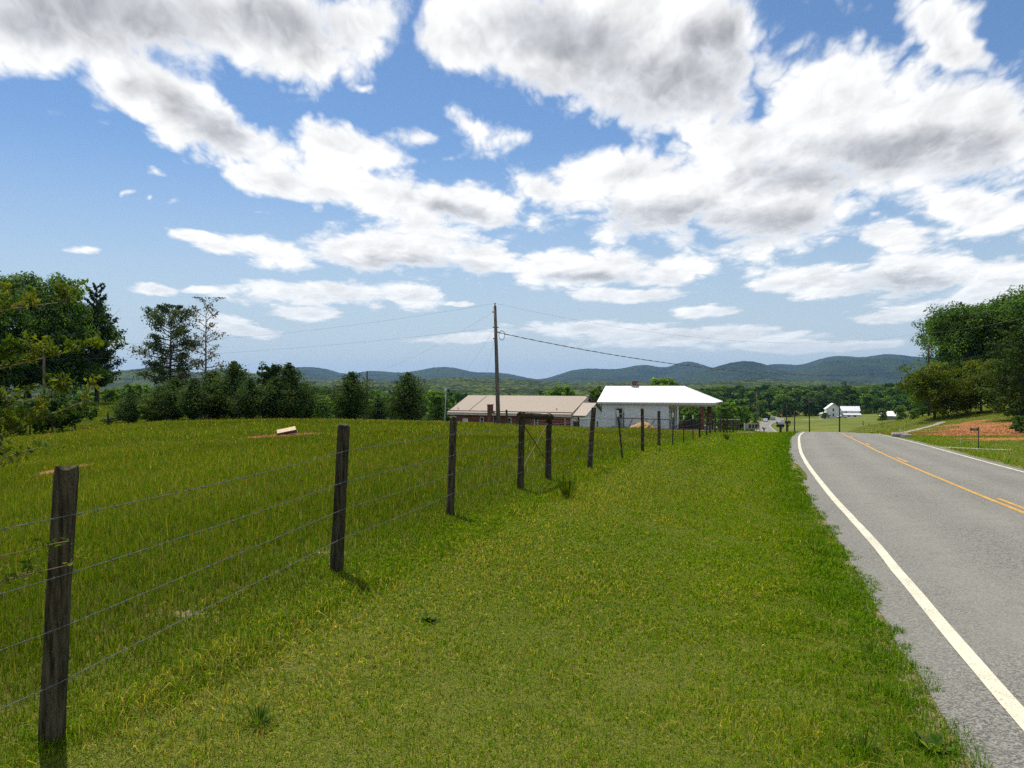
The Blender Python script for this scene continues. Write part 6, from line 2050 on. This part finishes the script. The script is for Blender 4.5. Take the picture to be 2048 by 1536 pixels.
def build_barn():
    d = 305.0
    x = pxd(1775, d)
    z = g1(x, d)
    H = thing('small_barn', 'small barn with a pale patchy metal roof half hidden in trees', 'barn', (x, d, z), R(-38))
    obj('wall', MB().box((-2.6, 0, -0.5), (2.6, 4.2, 1.7)), M_BOARD, H)
    r = MB(); A = [(-3.0, -0.5, 1.6), (3.0, -0.5, 1.6), (3.0, 2.1, 3.3), (-3.0, 2.1, 3.3), (3.0, 4.7, 1.6), (-3.0, 4.7, 1.6)]
    dn = [(p[0], p[1], p[2] - 0.12) for p in A]
    r.add(A + dn, [(0, 1, 2, 3), (3, 2, 4, 5), (6, 9, 8, 7), (9, 11, 10, 8), (0, 6, 7, 1), (5, 4, 10, 11), (1, 7, 8, 2), (2, 8, 10, 4), (0, 3, 9, 6), (3, 5, 11, 9)])
    obj('roof', r, M_WHROOF, H)
    obj('gable', MB().prism([(2.5, 0.0, 1.7), (2.5, 4.2, 1.7), (2.5, 2.1, 3.1)], (0.1, 0, 0)), M_BOARD, H)


build_barn()


# ------------------------------------------------------------------ vehicles
def car(label, x, y, z, rz, col, kind='car'):
    T_ = thing('vehicle', label, 'truck' if kind == 'truck' else 'car', (x, y, z), rz)
    pm = simple('paint_' + kind, col, 0.3, 0.1, var=0.08, spec=0.6)
    if kind == 'car':
        prof = [(-2.2, 0.35), (-2.25, 0.75), (-2.0, 0.92), (-1.1, 1.0), (-0.45, 1.45), (1.1, 1.48), (1.75, 1.05), (2.2, 0.95), (2.25, 0.4)]
        cab = [(-1.0, 1.03), (-0.42, 1.40), (1.05, 1.42), (1.6, 1.05)]
    else:
        prof = [(-2.7, 0.5), (-2.75, 0.95), (-2.5, 1.1), (-1.4, 1.15), (-0.75, 1.8), (0.55, 1.82), (0.75, 1.2), (2.7, 1.15), (2.75, 0.55)]
        cab = [(-1.3, 1.18), (-0.72, 1.72), (0.45, 1.74), (0.58, 1.2)]
    b = MB().prism([(u, -0.85, w) for u, w in prof], (0, 1.7, 0))
    body = obj('body', b, pm, T_)
    for s in (-0.862, 0.851):
        obj('side_window', MB().prism([(u, s, w) for u, w in cab], (0, 0.011, 0)), M_GLASS, body)
    obj('windscreen', MB().prism([(cab[0][0] - 0.02, -0.7, cab[0][1] + 0.02), (cab[1][0] - 0.04, -0.62, cab[1][1] - 0.02), (cab[1][0] - 0.04, 0.62, cab[1][1] - 0.02), (cab[0][0] - 0.02, 0.7, cab[0][1] + 0.02)], (-0.03, 0, 0.02)), M_GLASS, body)
    xs = (-1.4, 1.35) if kind == 'car' else (-1.8, 1.7)
    r = 0.33 if kind == 'car' else 0.40
    for u in xs:
        for s in (-1, 1):
            wl = obj('wheel', MB().tube([(u, s * 0.66, r), (u, s * 0.88, r)], r, 14), M_TYRE, T_)
            obj('rim', MB().tube([(u, s * 0.881, r), (u, s * 0.895, r)], r * 0.6, 12), M_RIM, wl)
    for s in (-0.6, 0.6):
        obj('headlight', MB().box((prof[1][0] - 0.03, s - 0.16, prof[1][1] - 0.14), (prof[1][0] - 0.003, s + 0.16, prof[1][1] + 0.0)), M_TRIM, body)
    obj('bumper', MB().box((prof[0][0] - 0.12, -0.8, 0.33), (prof[0][0] - 0.06, 0.8, 0.55)), M_BLACK, body)


def on_road(d, off):
    j = int(np.argmin(np.abs(RY - d)))
    x, y = RX[j] + off * _rty[j], RY[j] - off * _rtx[j]
    return x, y, float(road_z(RY[j])) + 0.05, math.atan2(_rty[j], _rtx[j])


x, y, z, a = on_road(372, -1.5)
car('pale blue car approaching on the far road', x, y, z, a, (0.45, 0.47, 0.62))
x, y, z, a = on_road(412, -1.5)
car('green pickup truck behind the pale car on the far road', x, y, z, a, (0.10, 0.24, 0.19), 'truck')
x, y = pxd(1674, 447), 447.0
car('pale pickup parked in front of the farmhouse', x + 3.0, y, g1(x, y) + 0.02, R(4), (0.55, 0.56, 0.56), 'truck')
